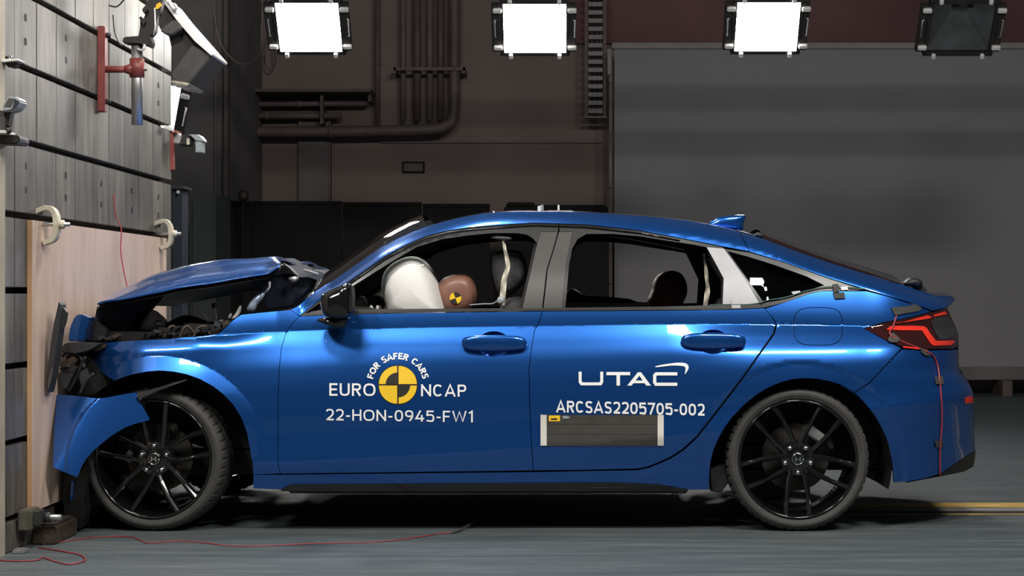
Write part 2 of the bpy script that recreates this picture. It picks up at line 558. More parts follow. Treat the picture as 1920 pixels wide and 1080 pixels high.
def Pv(px, py, y):
    d = ZC + y
    return np.stack([(px - CX) * d / F, y, HC - (py - CY) * d / F], -1)

def panel(name, poly, m, parent, depth=D, off=0.0, holes=(), step=8.0, flange=0.02, mirror=True, gap=0.0, extra=(), mirror_parent=None):
    """a sheet of bodywork lying on the flank, with turned-in edges; mirrored to the far flank"""
    if gap:
        poly = shrink(poly, gap)
    bd = densify(poly, step)
    hs = [densify(h, step) for h in holes]
    xs = [p[0] for p in bd]
    ys = [p[1] for p in bd]
    gx, gy = np.meshgrid(np.arange(min(xs), max(xs) + step, step), np.arange(min(ys), max(ys) + step, step))
    gx[1::2] += step / 2
    gx, gy = gx.ravel(), gy.ravel()
    if extra:
        ex = np.array(extra, float)
        gx, gy = np.concatenate([ex[:, 0], gx]), np.concatenate([ex[:, 1], gy])
    ok = inside(bd, gx, gy) & (edge_dist(bd, gx, gy) > step * 0.4)
    for h in hs:
        ok &= ~inside(h, gx, gy) & (edge_dist(h, gx, gy) > step * 0.4)
    gx, gy = gx[ok], gy[ok]
    pts = list(bd)
    edges = [(i, (i + 1) % len(bd)) for i in range(len(bd))]
    loops = [list(range(len(bd)))]
    for h in hs:
        s = len(pts)
        pts += h
        edges += [(s + i, s + (i + 1) % len(h)) for i in range(len(h))]
        loops.append(list(range(s, s + len(h))))
    pts += list(zip(gx, gy))
    vo, eo, fo, ov, oe, of = delaunay_2d_cdt([Vector(p) for p in pts], edges, [], 0, 1e-4)
    V = np.array([(v.x, v.y) for v in vo])
    T = [tuple(f) for f in fo]
    cen = np.array([V[list(t)].mean(0) for t in T])
    keep = inside(bd, cen[:, 0], cen[:, 1])
    for h in hs:
        keep &= ~inside(h, cen[:, 0], cen[:, 1])
    T = [t for t, k in zip(T, keep) if k]
    px, py = V[:, 0], V[:, 1]
    dep = lambda a, b: depth(a, b) + off
    W = Pv(px, py, dep(px, py))
    e = 1.0
    gxv = Pv(px + e, py, dep(px + e, py)) - Pv(px - e, py, dep(px - e, py))
    gyv = Pv(px, py + e, dep(px, py + e)) - Pv(px, py - e, dep(px, py - e))
    N = np.cross(gxv, gyv)
    N /= np.linalg.norm(N, axis=1)[:, None] + 1e-12
    N = np.where((N[:, 1] > 0)[:, None], -N, N)
    # face orientation: towards -y
    faces = []
    for t in T:
        a, b, c = W[t[0]], W[t[1]], W[t[2]]
        n = np.cross(b - a, c - a)
        faces.append(t if np.dot(n, N[t[0]]) > 0 else t[::-1])
    verts = [tuple(v) for v in W]
    norms = [tuple(v) for v in N]
    if flange:
        remap = {}
        for i, l in enumerate(ov):
            for j in l:
                remap[j] = i
        for lp in loops:
            idx = [remap.get(i) for i in lp]
            idx = [i for i in idx if i is not None]
            n = len(idx)
            base = len(verts)
            for k in range(n):
                p = W[idx[k]]
                t = W[idx[(k + 1) % n]] - W[idx[k - 1]]
                nn = np.cross(t, (0, 1, 0))
                nn = nn / (np.linalg.norm(nn) + 1e-9)
                inpt = V[idx[k]] + 2 * np.array((nn[0], -nn[2]))
                if inside(bd, inpt[0:1], inpt[1:2])[0]:
                    nn = -nn
                verts += [tuple(p), (p[0], p[1] + flange, p[2])]
                norms += [tuple(nn)] * 2
            for k in range(n):
                a, b = base + 2 * k, base + 2 * ((k + 1) % n)
                faces.append((a, b, b + 1, a + 1))
    o = mesh_obj(name, verts, faces, m, parent, normals=norms)
    if mirror:
        vm = [(v[0], 2 * YC - v[1], v[2]) for v in verts]
        nm = [(n[0], -n[1], n[2]) for n in norms]
        fm = [f[::-1] for f in faces]
        o2 = mesh_obj(name, vm, fm, m, mirror_parent or parent, normals=nm)
        return o, o2
    return o

def ellipse(cx, cy, rx, ry, n=32, e=2.0):
    out = []
    for i in range(n):
        a = 2 * math.pi * i / n
        c, s = math.cos(a), math.sin(a)
        out.append((cx + rx * math.copysign(abs(c) ** (2 / e), c), cy + ry * math.copysign(abs(s) ** (2 / e), s)))
    return out

def across(name, line, m, parent, bulge=(0, 0, 0), n=14, depth_add=0.0, y_fun=None, pw=2.0, flip=False):
    """sheet spanning from the near flank to the far flank along a line of points on the flank"""
    verts, faces = [], []
    for x, y in line:
        yy = float(D(x, y)) + depth_add if y_fun is None else y_fun(x, y)
        a = P(x, y, yy)
        for k in range(n + 1):
            t = k / n
            s = 1 - abs(2 * t - 1) ** pw
            verts.append((a.x + bulge[0] * s, a.y + (2 * YC - 2 * a.y) * t, a.z + bulge[2] * s))
    for i in range(len(line) - 1):
        for k in range(n):
            q = i * (n + 1) + k
            f = (q, q + 1, q + n + 2, q + n + 1)
            faces.append(f[::-1] if flip else f)
    return mesh_obj(name, verts, faces, m, parent, smooth=True)

# ================================================================== THE HALL
box('floor', (-9, -9.5, -0.05), (9, 11.3, 0.0), M['floor'])
tag(bpy.data.objects['floor'], 'dark scuffed grey concrete floor of the test hall', kind='structure')

YB = 11.0                                        # face of the rear wall
wb = box('wall_back', (-9, YB, 0), (9, YB + 0.2, 6.0), M['backwall'])
tag(wb, 'dim brownish painted rear wall of the hall, reddened for lamp glow', kind='structure')
a, b = P(1020, 82, YB - 0.03), P(2100, -80, YB - 0.03)
tag(box('wall_upper_tinted', (a.x, YB - 0.06, a.z), (b.x, YB, 6.0), M['upperwall']), 'upper wall tinted maroon as lamp glow, above the pale backdrop screen', kind='structure')

def wallbox(name, x0, x1, y0, y1, yf, yb, m, parent=None, bevel=0.0):
    """box whose front face, at depth yf, fills the given rectangle of the view"""
    p, q = P(x0, y1, yf), P(x1, y0, yf)
    return box(name, (p.x, yf, p.z), (q.x, yb, q.z), m, parent, bevel)

# grey pier, green panel and dark posts at the left, beyond the barrier
tag(wallbox('wall_pier', 300, 424, -60, 700, 9.0, YB, M['greywall']), 'grey pier of the rear wall beyond the barrier', kind='structure')
tag(wallbox('trim_1', 402, 407, -60, 372, 8.97, 9.0, M['pipe2']), 'thin raised strip on the grey pier', kind='structure')
tag(wallbox('trim_2', 420, 427, -60, 372, 8.9, 9.0, M['pipe']), 'dark edge strip of the grey pier', kind='structure')
t = empty('steel_post', P(331, 700, 4.0).xy.to_3d())
p, q = P(322, 355, 4.0), P(341, 355, 4.0)
box('post_body', (p.x, 4.0, 0), (q.x, 4.2, p.z), M['bluepost'], t, 0.006)
box('post_cap', (p.x - 0.02, 3.97, p.z), (q.x + 0.02, 4.23, p.z + 0.02), M['darkgrey'], t, 0.004)
bm = bmesh.new(); add_tube(bm, [P(334, 360, 3.97), P(334, 360, 4.02)], 0.012, 10)
bm_obj('bolt', bm, M['steel'], t)
tag(t, 'blue-black steel post standing just past the barrier edge', 'post')
t = empty('storage_cabinet', P(380, 700, 7.6).xy.to_3d())
p, q = P(355, 362, 7.6), P(404, 362, 7.6)
box('cabinet_body', (p.x, 7.6, 0), (q.x, 8.3, p.z), M['greenpanel'], t, 0.01)
box('cabinet_door', (p.x + 0.03, 7.58, 0.1), (q.x - 0.02, 7.6, p.z - 0.05), M['greenpanel'], t, 0.004)
tag(t, 'dark green cabinet between the steel post and the black boards', 'cabinet')

# black boards standing along the wall
def board(x0, x1, top, y, label, cap=True):
    p, q = P(x0, top, y), P(x1, top, y)
    t = empty('black_board', ((p.x + q.x) / 2, y, 0))
    box('board_panel', (p.x, y, 0.0), (q.x, y + 0.06, p.z - 0.03), M['curtain'], t, 0.004)
    box('top_rail', (p.x, y - 0.015, p.z - 0.03), (q.x, y + 0.075, p.z), M['curtain'], t, 0.004)
    for x in (p.x + 0.1, q.x - 0.1):
        box('foot', (x - 0.03, y - 0.25, 0), (x + 0.03, y + 0.3, 0.04), M['curtain'], t, 0.004)
    tag(t, label, 'board', 'matt black boards along the rear wall')
board(403, 470, 377, 9.2, 'leftmost matt black board, next to the dark green cabinet')
board(472, 640, 377, 9.4, 'wide matt black board behind the crushed bonnet')
board(642, 790, 379, 9.4, 'matt black board behind the windscreen')
board(792, 918, 382, 9.4, 'matt black board ending above the front roof edge')
# equipment case on a trestle behind the roof
t = empty('equipment_case', ((P(1010, 0, 9.6)).x, 9.6, 0))
c = wallbox('case_body', 945, 1140, 384, 640, 9.6, 10.1, M['curtain'], t, 0.02)
wallbox('case_lid', 950, 1002, 379, 386, 9.58, 10.0, M['curtain'], t, 0.01)
p = P(945, 640, 9.6); q = P(1140, 640, 9.6)
for x in (p.x + 0.06, q.x - 0.06):
    for y in (9.66, 10.04):
        box('leg', (x - 0.03, y - 0.03, 0), (x + 0.03, y + 0.03, p.z), M['curtain'], t)
tag(t, 'black equipment case seen over the middle of the roof', 'case')
# figure-like black stand top poking over the boards
t = empty('tripod_lamp_stand', (P(456, 0, 9.0).x, 9.0, 0))
zt = P(456, 357, 9.0).z
tube('stand_pole', [P(456, 380, 9.0).xy.to_3d() + Vector((0, 0, 0.25)), (P(456, 0, 9.0).x, 9.0, zt - 0.1)], 0.015, M['curtain'], t)
pillow('stand_head', [(448, 360), (456, 356), (464, 360), (466, 372), (456, 378), (447, 372)], 9.0, 0.05, M['rusty'], t)
for k in range(3):
    aa = k * 2.1
    tube('leg', [(P(456, 0, 9.0).x, 9.0, 0.5), (P(456, 0, 9.0).x + 0.3 * math.cos(aa), 9.0 + 0.16 * math.sin(aa), 0.0)], 0.01, M['curtain'], t)
tag(t, 'dark stand with a small brown head rising over the black boards', 'stand')

# pipes and ducts on the rear wall
def wall_pipe(pts, y, r_px, m, label, flanges=(), smooth=False, group='pipes on the rear wall'):
    pts3 = [P(a, b, y) for a, b in pts]
    r = r_px * (ZC + y) / F
    path = smooth_path(pts3, 6) if smooth else pts3
    t = empty('wall_pipe', pts3[0])
    tube('pipe_run', path, r, m, t, 14)
    for (a, b) in flanges:
        c = P(a, b, y)
        i = min(range(len(path) - 1), key=lambda k: ((path[k] + path[k + 1]) / 2 - c).length)
        d = (path[i + 1] - path[i]).normalized()
        tube('flange', [c - d * 0.02, c + d * 0.02], r * 1.25, m, t, 14)
    tag(t, label, 'pipe', group)
    return t
wall_pipe([(420, 247), (620, 247), (800, 243), (835, 236), (850, 215), (852, 120), (852, -60)], 10.75, 10.5, M['pipe'],
          'thickest dark pipe bending from the wall upward right of the pipe bundle', ((620, 247), (852, 130)), True)
wall_pipe([(420, 218), (560, 217), (640, 217)], 10.8, 6, M['pipe2'], 'brown pipe running level just above the thickest pipe', ((500, 217),))
wall_pipe([(425, 196), (560, 195), (690, 194)], 10.82, 5, M['pipe2'], 'second brown level pipe under the angle beam', ((560, 195),))
wall_pipe([(708, -60), (708, 258)], 10.82, 4.5, M['pipe'], 'thin dark upright pipe left of the pipe bundle', ((708, 120),))
wall_pipe([(756, -60), (756, 226)], 10.84, 5.5, M['pipe2'], 'leftmost upright pipe of the bundle')
wall_pipe([(782, -60), (782, 226)], 10.84, 7.5, M['pipe'], 'second upright pipe of the bundle, dark')
wall_pipe([(806, -60), (806, 226)], 10.84, 6, M['pipe2'], 'third upright pipe of the bundle, brown')
wall_pipe([(826, -60), (826, 226)], 10.84, 6, M['pipe'], 'fourth upright pipe of the bundle beside the thickest pipe')
t = empty('pipe_bracket', P(790, 128, 10.74))
wallbox('bracket_bar', 738, 872, 126, 132, 10.68, 10.72, M['pipe'], t)
wallbox('bracket_foot', 738, 742, 126, 138, 10.68, 11.0, M['pipe'], t)
wallbox('bracket_foot', 868, 872, 126, 138, 10.68, 11.0, M['pipe'], t)
tag(t, 'dark cross bracket holding the upright pipe bundle', 'bracket')
t = empty('angle_beam', P(560, 170, 10.6))
wallbox('beam_web', 425, 695, 166, 172, 10.55, 11.0, M['pipe'], t)
wallbox('beam_lip', 425, 695, 172, 182, 10.97, 11.0, M['pipe2'], t)
wallbox('beam_bracket', 600, 606, 172, 232, 10.7, 11.0, M['pipe'], t)
wallbox('beam_bracket', 690, 696, 166, 190, 10.7, 11.0, M['pipe'], t)
tag(t, 'dark angle beam fixed level across the wall above the pipes', 'beam')
t = empty('junction_column', P(590, 300, 10.9))
wallbox('column_body', 562, 618, 225, 378, 10.92, 11.0, M['greywall'], t)
wallbox('column_edge', 560, 564, 225, 378, 10.9, 11.0, M['pipe2'], t)
wallbox('column_edge', 616, 620, 225, 378, 10.9, 11.0, M['pipe'], t)
tag(t, 'shallow dark upright casing on the wall below the pipes', 'casing')
tag(wallbox('trim_3', 712, 1128, 265.5, 268.5, 10.97, 11.0, M['pipe']), 'thin dark line rail across the rear wall', kind='structure')
t = empty('wall_sign', P(774, 313, 10.97))
wallbox('sign_plate', 754, 796, 303, 324, 10.975, 11.0, M['curtain'], t)
wallbox('sign_face', 757.5, 792.5, 306.5, 320.5, 10.97, 10.975, M['greywall'], t)
for x0, x1, y0, y1 in ((761, 774, 309, 318), (778, 789, 309, 313), (778, 787, 314.5, 318)):
    wallbox('sign_mark', x0, x1, y0, y1, 10.966, 10.97, M['pipe'], t)
tag(t, 'small framed sign with blurred dark marks on the rear wall', 'sign')

# backdrop screen on its frame
t = empty('backdrop_screen', (P(1560, 690, 10.4).x, 10.4, 0))
wallbox('screen_sheet', 1152, 2060, 92, 688, 10.40, 10.43, M['screen'], t)
wallbox('top_rail', 1148, 2060, 80, 91, 10.37, 10.45, M['rail'], t)
wallbox('side_pole', 1142, 1148, 92, 690, 10.39, 10.43, M['pipe2'], t)
wallbox('side_strip', 1139, 1146, 92, 140, 10.36, 10.39, M['rail'], t)
wallbox('bottom_rail', 1142, 2060, 688, 712, 10.34, 10.46, M['greywall'], t)
for x in (1180, 1500, 1880, 2040):
    p = P(x, 712, 10.4)
    box('foot', (p.x - 0.05, 10.2, 0), (p.x + 0.05, 10.6, p.z), M['pipe'], t)
for yy in (154, 350, 530):
    tube('frame_screw', [P(1144, yy, 10.35), P(1144, yy, 10.4)], 0.012, M['steel'], t)
tag(t, 'huge pale grey backdrop screen filling the right of the hall', 'screen')

# cable ladder
t = empty('cable_ladder', P(1116, 222, 10.6))
for x in (1099, 1134):
    wallbox('ladder_rail', x - 2.5, x + 2.5, -60, 221, 10.55, 10.62, M['pipe'], t)
for k in range(18):
    yy = 208 - 15.4 * k
    wallbox('rung', 1103, 1130, yy - 4, yy + 4, 10.56, 10.60, M['rail'], t)
for x in (1110, 1120, 1126):
    tube('cable', [P(x, 200, 10.61), P(x, -60, 10.61)], 0.014, M['blackwire'], t)
wallbox('end_bar', 1096, 1137, 218, 221, 10.52, 10.66, M['pipe2'], t)
tag(t, 'upright cable ladder with pale rungs left of the backdrop screen', 'ladder')

# hanging cables by the left flood lamps
tag(tube('hanging_cable', smooth_path([P(396, -40, 6.0), P(402, 30, 6.0), P(415, 85, 6.0), P(450, 120, 6.0), P(485, 105, 6.0), P(500, 60, 6.0), P(505, -40, 6.0)], 8), 0.008, M['pipe2']),
    'thin cable hanging in a wide loop left of the first lit lamp', 'cable')
tag(tube('cable_coil', smooth_path([P(493, -70, 6.1), P(492, 20, 6.1), P(490, 100, 6.1), P(497, 135, 6.1), P(508, 136, 6.15), P(516, 110, 6.15), P(503, 70, 6.2), P(496, 115, 6.2), P(510, 130, 6.2), P(505, 60, 6.2), P(500, 15, 6.2), P(500, -70, 6.2)], 8), 0.008, M['pipe2']),
    'small tangle of cable below left of the first lit lamp', 'cable')

# lighting truss (above the view) that carries the flood lamps
t = empty('lighting_truss', (0, 5.45, 3.5))
for dz in (0, 0.3):
    tube('truss_chord', [(-5.5, 5.45, 3.5 + dz), (5.5, 5.45, 3.5 + dz)], 0.025, M['alu'], t)
for k in range(36):
    x = -5.4 + 0.3 * k
    tube('truss_web', [(x, 5.45, 3.5 + 0.3 * (k % 2)), (x + 0.3, 5.45, 3.8 - 0.3 * (k % 2))], 0.01, M['alu'], t)
for x in (-5.2, 5.2):
    box('hanger', (x - 0.02, 5.43, 3.8), (x + 0.02, 5.47, 6.0), M['alu'], t)
tag(t, 'aluminium lighting truss above the flood lamps', 'truss')

# flood lamps
def flood_lamp(px, py, y, label, lit=True, tilt=39, roll=0, yaw=0, w=0.47, h=0.43):
    loc = P(px, py, y)
    r = empty('flood_lamp', loc)
    X, Y, Z = loc
    bm = bmesh.new()                                 # frame: four bars
    for lo, hi in (((-w/2 - .02, -.03, h/2 - .012), (w/2 + .02, .03, h/2 + .016)), ((-w/2 - .02, -.03, -h/2 - .016), (w/2 + .02, .03, -h/2 + .012)),
                   ((-w/2 - .02, -.03, -h/2), (-w/2 + .008, .03, h/2)), ((w/2 - .008, -.03, -h/2), (w/2 + .02, .03, h/2))):
        add_box(bm, Vector(lo) + loc, Vector(hi) + loc)
    bm_obj('frame', bm, M['lampblack'], r)
    # tapering housing behind
    bw, bh, bd = w * 0.34, h * 0.30, 0.24
    o = [(X - w/2, Y + .03, Z - h/2), (X + w/2, Y + .03, Z - h/2), (X + w/2, Y + .03, Z + h/2), (X - w/2, Y + .03, Z + h/2)]
    q = [(X - bw, Y + bd, Z - bh), (X + bw, Y + bd, Z - bh), (X + bw, Y + bd, Z + bh), (X - bw, Y + bd, Z + bh)]
    mesh_obj('housing', o + q, [(0, 1, 5, 4), (1, 2, 6, 5), (2, 3, 7, 6), (3, 0, 4, 7), (4, 5, 6, 7)], M['lampblack'], r)
    if lit:
        box('lamp_glass', (X - w/2, Y - .02, Z - h/2), (X + w/2, Y - .005, Z + h/2), M['lit'], r)
    else:
        bw2, bh2, zc = w * 0.09, h * 0.05, h * 0.18
        o = [(X - w/2, Y, Z - h/2), (X + w/2, Y, Z - h/2), (X + w/2, Y, Z + h/2), (X - w/2, Y, Z + h/2)]
        q = [(X - bw2, Y + .16, Z + zc - bh2), (X + bw2, Y + .16, Z + zc - bh2), (X + bw2, Y + .16, Z + zc + bh2), (X - bw2, Y + .16, Z + zc + bh2)]
        mesh_obj('reflector', o + q, [(0, 4, 5, 1), (1, 5, 6, 2), (2, 6, 7, 3), (3, 7, 4, 0), (4, 7, 6, 5)], M['reflector'], r)
        box('bulb_holder', (X - 0.055, Y + .1, Z + zc - 0.014), (X + 0.055, Y + .158, Z + zc + 0.014), M['alu'], r, 0.004)
        box('bulb_holder', (X - 0.075, Y + .06, Z + h * .30), (X - 0.02, Y + .1, Z + h * .36), M['disc'], r, 0.004)
        box('bulb_holder', (X + 0.04, Y + .06, Z + h * .28), (X + 0.085, Y + .1, Z + h * .36), M['disc'], r, 0.004)
        mesh_obj('front_glass', [(X - w/2, Y - .01, Z - h/2), (X + w/2, Y - .01, Z - h/2), (X + w/2, Y - .01, Z + h/2), (X - w/2, Y - .01, Z + h/2)], [(0, 1, 2, 3)], M['clearglass'], r)
    for sx in (-1, 1):
        for zz in (-0.36, 0.36):
            c = Vector((X + sx * (w/2 + 0.035), Y - 0.035, Z + zz * h))
            box('clip', c - Vector((.032, .02, .017)), c + Vector((.032, .02, .017)), M['clip'], r, 0.006)
        c = Vector((X + sx * (w/2 + 0.045), Y - 0.03, Z))
        bm = bmesh.new()
        add_tube(bm, [c + Vector((-sx * .03, .02, -.075)), c + Vector((sx * .012, 0, -.07)), c + Vector((sx * .012, 0, .07)), c + Vector((-sx * .03, .02, .075))], 0.007, 8)
        bm_obj('handle', bm, M['steel'], r, smooth=True)
        box('side_plate', (c.x - .035, c.y, c.z - h/2 + .02), (c.x + .02, c.y + .05, c.z + h/2 - .02), M['lampblack'], r, 0.004)
        for zz in (-1, 1):
            c2 = Vector((X + sx * w * 0.38, Y - 0.035, Z + zz * (h/2 + 0.012)))
            box('clip', c2 - Vector((.014, .02, .018)), c2 + Vector((.014, .02, .018)), M['clip'], r, 0.004)
    r.rotation_euler = (math.radians(tilt), math.radians(roll), math.radians(yaw))
    # yoke up to the truss (kept in the lamp's own tilted frame)
    tube('yoke', [loc + Vector((0, .2, .05)), loc + Vector((0, .27, .25)), loc + Vector((0, 0.42, .62))], 0.016, M['lampblack'], r)
    tag(r, label, 'lamp', 'flood lamps above the far side of the car')
    return r
M['clearglass'] = glass_mat('clear_lamp_glass', (0.9, 0.9, 0.9))
flood_lamp(580, 48, 5.2, 'lit flood lamp furthest left in the top row, above the bonnet')
flood_lamp(1003, 50, 5.2, 'lit flood lamp above the front doors, left of the cable ladder')
flood_lamp(1438, 47, 5.2, 'lit flood lamp above the rear door, in front of the backdrop screen')
flood_lamp(1802, 50, 5.2, 'unlit flood lamp with grey reflector at the top right', lit=False)
fl = flood_lamp(277, 198, 5.4, 'lit flood lamp mostly hidden behind the far edge of the barrier', roll=15, tilt=20)
p = Vector(fl.location)
st = tube('floor_stand', [p + Vector((-0.1, 0.3, 0)), Vector((p.x - 0.1, p.y + 0.3, 0.0))], 0.02, M['lampblack'])
sb = tube('floor_stand_arm', [p + Vector((0, 0.2, 0)), p + Vector((-0.1, 0.3, 0))], 0.02, M['lampblack'])
for q in (st, sb):
    q.parent = fl
    q.matrix_parent_inverse = (Matrix.Translation(p) @ fl.rotation_euler.to_matrix().to_4x4()).inverted()

# floor marking and rails behind the car
t = empty('track_rail', (3.0, 0.78, 0))
box('rail_slot', (1.1, 0.715, 0.0005), (4.5, 0.765, 0.003), M['slotdark'], t)
box('rail_plate', (1.1, 0.785, 0.0005), (4.5, 0.86, 0.005), M['rail'], t)
tag(t, 'flush steel guide rail with a dark slot in the floor', 'rail')
tag(box('trim_floor_line', (1.1, 0.93, 0.0005), (4.5, 1.11, 0.002), M['yellowline']), 'worn yellow floor line beside the guide rail', kind='structure')
tag(box('trim_floor_line', (1.1, 0.645, 0.0005), (4.5, 0.675, 0.002), M['yellowline']), 'thin yellow edge of the guide rail on the floor', kind='structure')

# ================================================================== CRASH BARRIER
XW = -2.244
wl = box('wall_left', (-3.4, -0.62, 0), (XW - 0.055, 2.36, 4.2), M['slotdark'])
tag(wl, 'crash barrier wall faced with worn steel plates and level clamp slots', kind='structure')
cols = [-0.64, -0.51, -0.21, 0.08, 0.39, 0.70, 0.99, 1.30, 1.60, 1.92, 2.18, 2.37]
slots = [1.367 + 0.3085 * k for k in range(-4, 10)]
rows = [0.0] + slots
nh = 0
for i in range(len(cols) - 1):
    for j in range(len(rows)):
        z0 = rows[j] + (0.013 if j else 0.002)
        z1 = (rows[j + 1] - 0.013) if j + 1 < len(rows) else 4.2
        if z0 > 3.6:
            continue
        g = 0.0022
        xo = random.uniform(-0.0015, 0.0015)
        box('steel_plate', (XW - 0.05, cols[i] + g, z0), (XW + xo, cols[i + 1] - g, z1), M['plates'][(i * 5 + j // 3 * 2) % 3], wl, 0.0025)
        if i % 2 == 1 and i < 10 and j in (5, 7):
            zc = (z0 + z1) / 2
            yc = cols[i] + 0.5 * (cols[i + 1] - cols[i])
            for dz in (0.055, -0.045):
                box('bolt_hole', (XW - 0.004, yc - 0.011, zc + dz - 0.014), (XW + 0.0022, yc + 0.011, zc + dz + 0.014), M['slotdark'], wl)
sp = box('trim_barrier_post', (XW - 0.05, -1.25, 0.0), (XW + 0.004, -0.645, 4.2), M['cream_post'] if 'cream_post' in M else M['clamp'])
tag(sp, 'cream painted post at the near edge of the barrier', kind='structure')

# plywood sheet
pw = empty('plywood_sheet', (-2.231, 0.9, 0))
box('plywood_face', (-2.2235, -0.345, 0.135), (-2.22, 2.14, 1.352), M['ply'], pw)
for k in range(4):
    box('ply_layer', (-2.2425 + 0.00475 * k, -0.345, 0.135), (-2.2425 + 0.00475 * (k + 1) - 0.0003, 2.14, 1.352), M['plyedge'], pw)
tag(pw, 'large pinkish plywood sheet clamped to the barrier behind the nose', 'plywood')

# clamps on the upper slot
def clamp(px, py, y, label):
    c = P(px, py, y)
    X = -2.22
    r = empty('sheet_clamp', (X, y, c.z))
    # arched jaw: swept C in the x-z plane
    arc = [(X - 0.03, y, c.z + 0.055), (X + 0.02, y, c.z + 0.075), (X + 0.052, y, c.z + 0.055), (X + 0.062, y, c.z + 0.0), (X + 0.05, y, c.z - 0.055), (X + 0.005, y, c.z - 0.075)]
    path = smooth_path(arc, 5)
    bm = bmesh.new()
    n = len(path)
    rings = []
    for i, p in enumerate(path):
        tt = (path[min(i + 1, n - 1)] - path[max(i - 1, 0)]).normalized()
        nn = Vector((-tt.z, 0, tt.x))
        th, wd = 0.011, 0.028 * (0.75 + 0.25 * math.sin(math.pi * i / (n - 1)))
        rings.append([bm.verts.new(p + nn * a * th + Vector((0, b * wd, 0))) for a, b in ((1, 1), (1, -1), (-1, -1), (-1, 1))])
    for a, b in zip(rings, rings[1:]):
        for k in range(4):
            bm.faces.new((a[k], a[(k + 1) % 4], b[(k + 1) % 4], b[k]))
    bm.faces.new(rings[0]); bm.faces.new(rings[-1][::-1])
    bm_obj('jaw', bm, M['clamp'], r, smooth=False, bevel=0.003)
    tube('bolt', [(X - 0.04, y, c.z + 0.005), (X + 0.115, y, c.z + 0.005)], 0.009, M['steel'], r, 10)
    tube('nut', [(X + 0.066, y, c.z + 0.005), (X + 0.092, y, c.z + 0.005)], 0.019, M['clamp'], r, 6)
    tube('washer', [(X + 0.06, y, c.z + 0.005), (X + 0.066, y, c.z + 0.005)], 0.024, M['darkgrey'], r, 16)
    box('heel', (X - 0.022, y - 0.02, c.z + 0.04), (X + 0.0, y + 0.02, c.z + 0.07), M['darkgrey'], r, 0.003)
    tag(r, label, 'clamp', 'clamps holding the plywood sheet')
def y_of(px, X=-2.22):
    return -X * F / (CX - px) - ZC
clamp(78, 423, y_of(80), 'cream arched clamp on the near upper corner of the plywood')
clamp(300, 440, y_of(300), 'cream arched clamp on the far upper corner of the plywood')

# lower clamp and base block
t = empty('lower_clamp', (-2.2, -0.3, 0))
box('clamp_block', (-2.235, -0.50, 0.075), (-2.185, -0.35, 0.16), M['clampdark'] if 'clampdark' in M else M['clamp'], t, 0.006)
box('clamp_lug', (-2.185, -0.46, 0.09), (-2.16, -0.36, 0.15), M['darkgrey'], t, 0.004)
tube('bolt', [(-2.19, -0.38, 0.118), (-2.09, -0.38, 0.118)], 0.012, M['steel'], t, 10)
tube('nut', [(-2.16, -0.38, 0.118), (-2.135, -0.38, 0.118)], 0.022, M['darkgrey'], t, 6)
tag(t, 'dark block clamp with a bolt at the foot of the plywood', 'clamp')
t = empty('base_block', (-2.16, -0.1, 0))
box('block_body', (-2.22, -0.36, 0.0), (-2.12, -0.03, 0.075), M['rusty'], t, 0.006)
box('block_cap', (-2.215, -0.33, 0.075), (-2.13, -0.05, 0.085), M['slotdark'], t, 0.004)
tag(t, 'dark timber block on the floor below the plywood edge', 'block')
tag(box('floor_bracket', (-2.22, -0.62, 0.0), (-2.17, -0.55, 0.018), M['steel'], None, 0.004), 'small bright metal bracket on the floor at the barrier foot', 'bracket')

# red bracket with steel tube and lamp head
YR = y_of(195)
t = empty('tube_bracket', P(195, 130, YR))
bar_x = P(195, 0, YR).x
p = P(186, 50, YR); q = P(200, 210, YR)
box('mounting_bar', (XW, YR - 0.03, q.z), (XW + 0.035, YR + 0.03, p.z), M['red'], t, 0.004)
arm_z = P(0, 130, YR).z
coll = P(257, 128, YR)
tube('arm', [(XW + 0.03, YR, arm_z), (coll.x - 0.02, YR, arm_z)], 0.017, M['red'], t, 14)
tube('arm_weld', [(coll.x - 0.06, YR, arm_z), (coll.x - 0.02, YR, arm_z)], [0.017, 0.032], M['red'], t, 14)
tube('collar', [P(257, 110, YR), P(257, 145, YR)], 0.035, M['red'], t, 24)
tube('steel_tube', [P(257, 78, YR), P(257, 234, YR)], 0.0265, M['steel'], t, 28)
tube('set_screw', [P(268, 131, YR), P(276, 131, YR)], 0.006, M['rusty'], t, 8)
for zz in (66, 190):
    c = P(193, zz, YR)
    tube('bolt', [(XW + 0.03, YR, c.z), (XW + 0.055, YR, c.z)], 0.013, M['slotdark'], t, 6)
tag(t, 'red steel bracket gripping an upright polished tube on the barrier', 'bracket')

t = empty('rigging_clamp', P(262, 76, YR - 0.02))
prism('clamp_body', [(229, 74), (233, 69), (262, 67), (280, 66), (284, 78), (280, 88), (272, 84), (266, 80), (236, 81), (230, 80)], YR - 0.04, YR + 0.05, M['lampblack'], t, 0.004)
prism('clamp_arm', [(258, 70), (264, 50), (262, 34), (270, 38), (276, 22), (272, 10), (280, -6), (306, -6), (300, 20), (294, 30), (290, 60), (282, 68)], YR - 0.03, YR + 0.03, M['lampblack'], t, 0.004)
prism('lever', [(260, 33), (264, 30), (273, 40), (268, 48)], YR - 0.05, YR - 0.02, M['lampblack'], t, 0.002)
prism('knob', [(266, 18), (272, 10), (277, 18), (270, 26)], YR - 0.06, YR + 0.0, M['lampblack'], t, 0.002)
prism('yellow_tag', [(293, 8), (300, 4), (304, 10), (296, 17), (291, 16)], YR - 0.035, YR - 0.032, M['yellow'], t)
tube('strap', [P(290, 15, YR - .035), P(291, 50, YR - .035), P(288, 66, YR - .035)], 0.004, M['clip'], t, 6)
tube('ring', smooth_path([P(268, 80, YR - .03), P(272, 88, YR - .04), P(266, 94, YR - .04), P(258, 92, YR - .03)], 5), 0.006, M['clip'], t, 8)
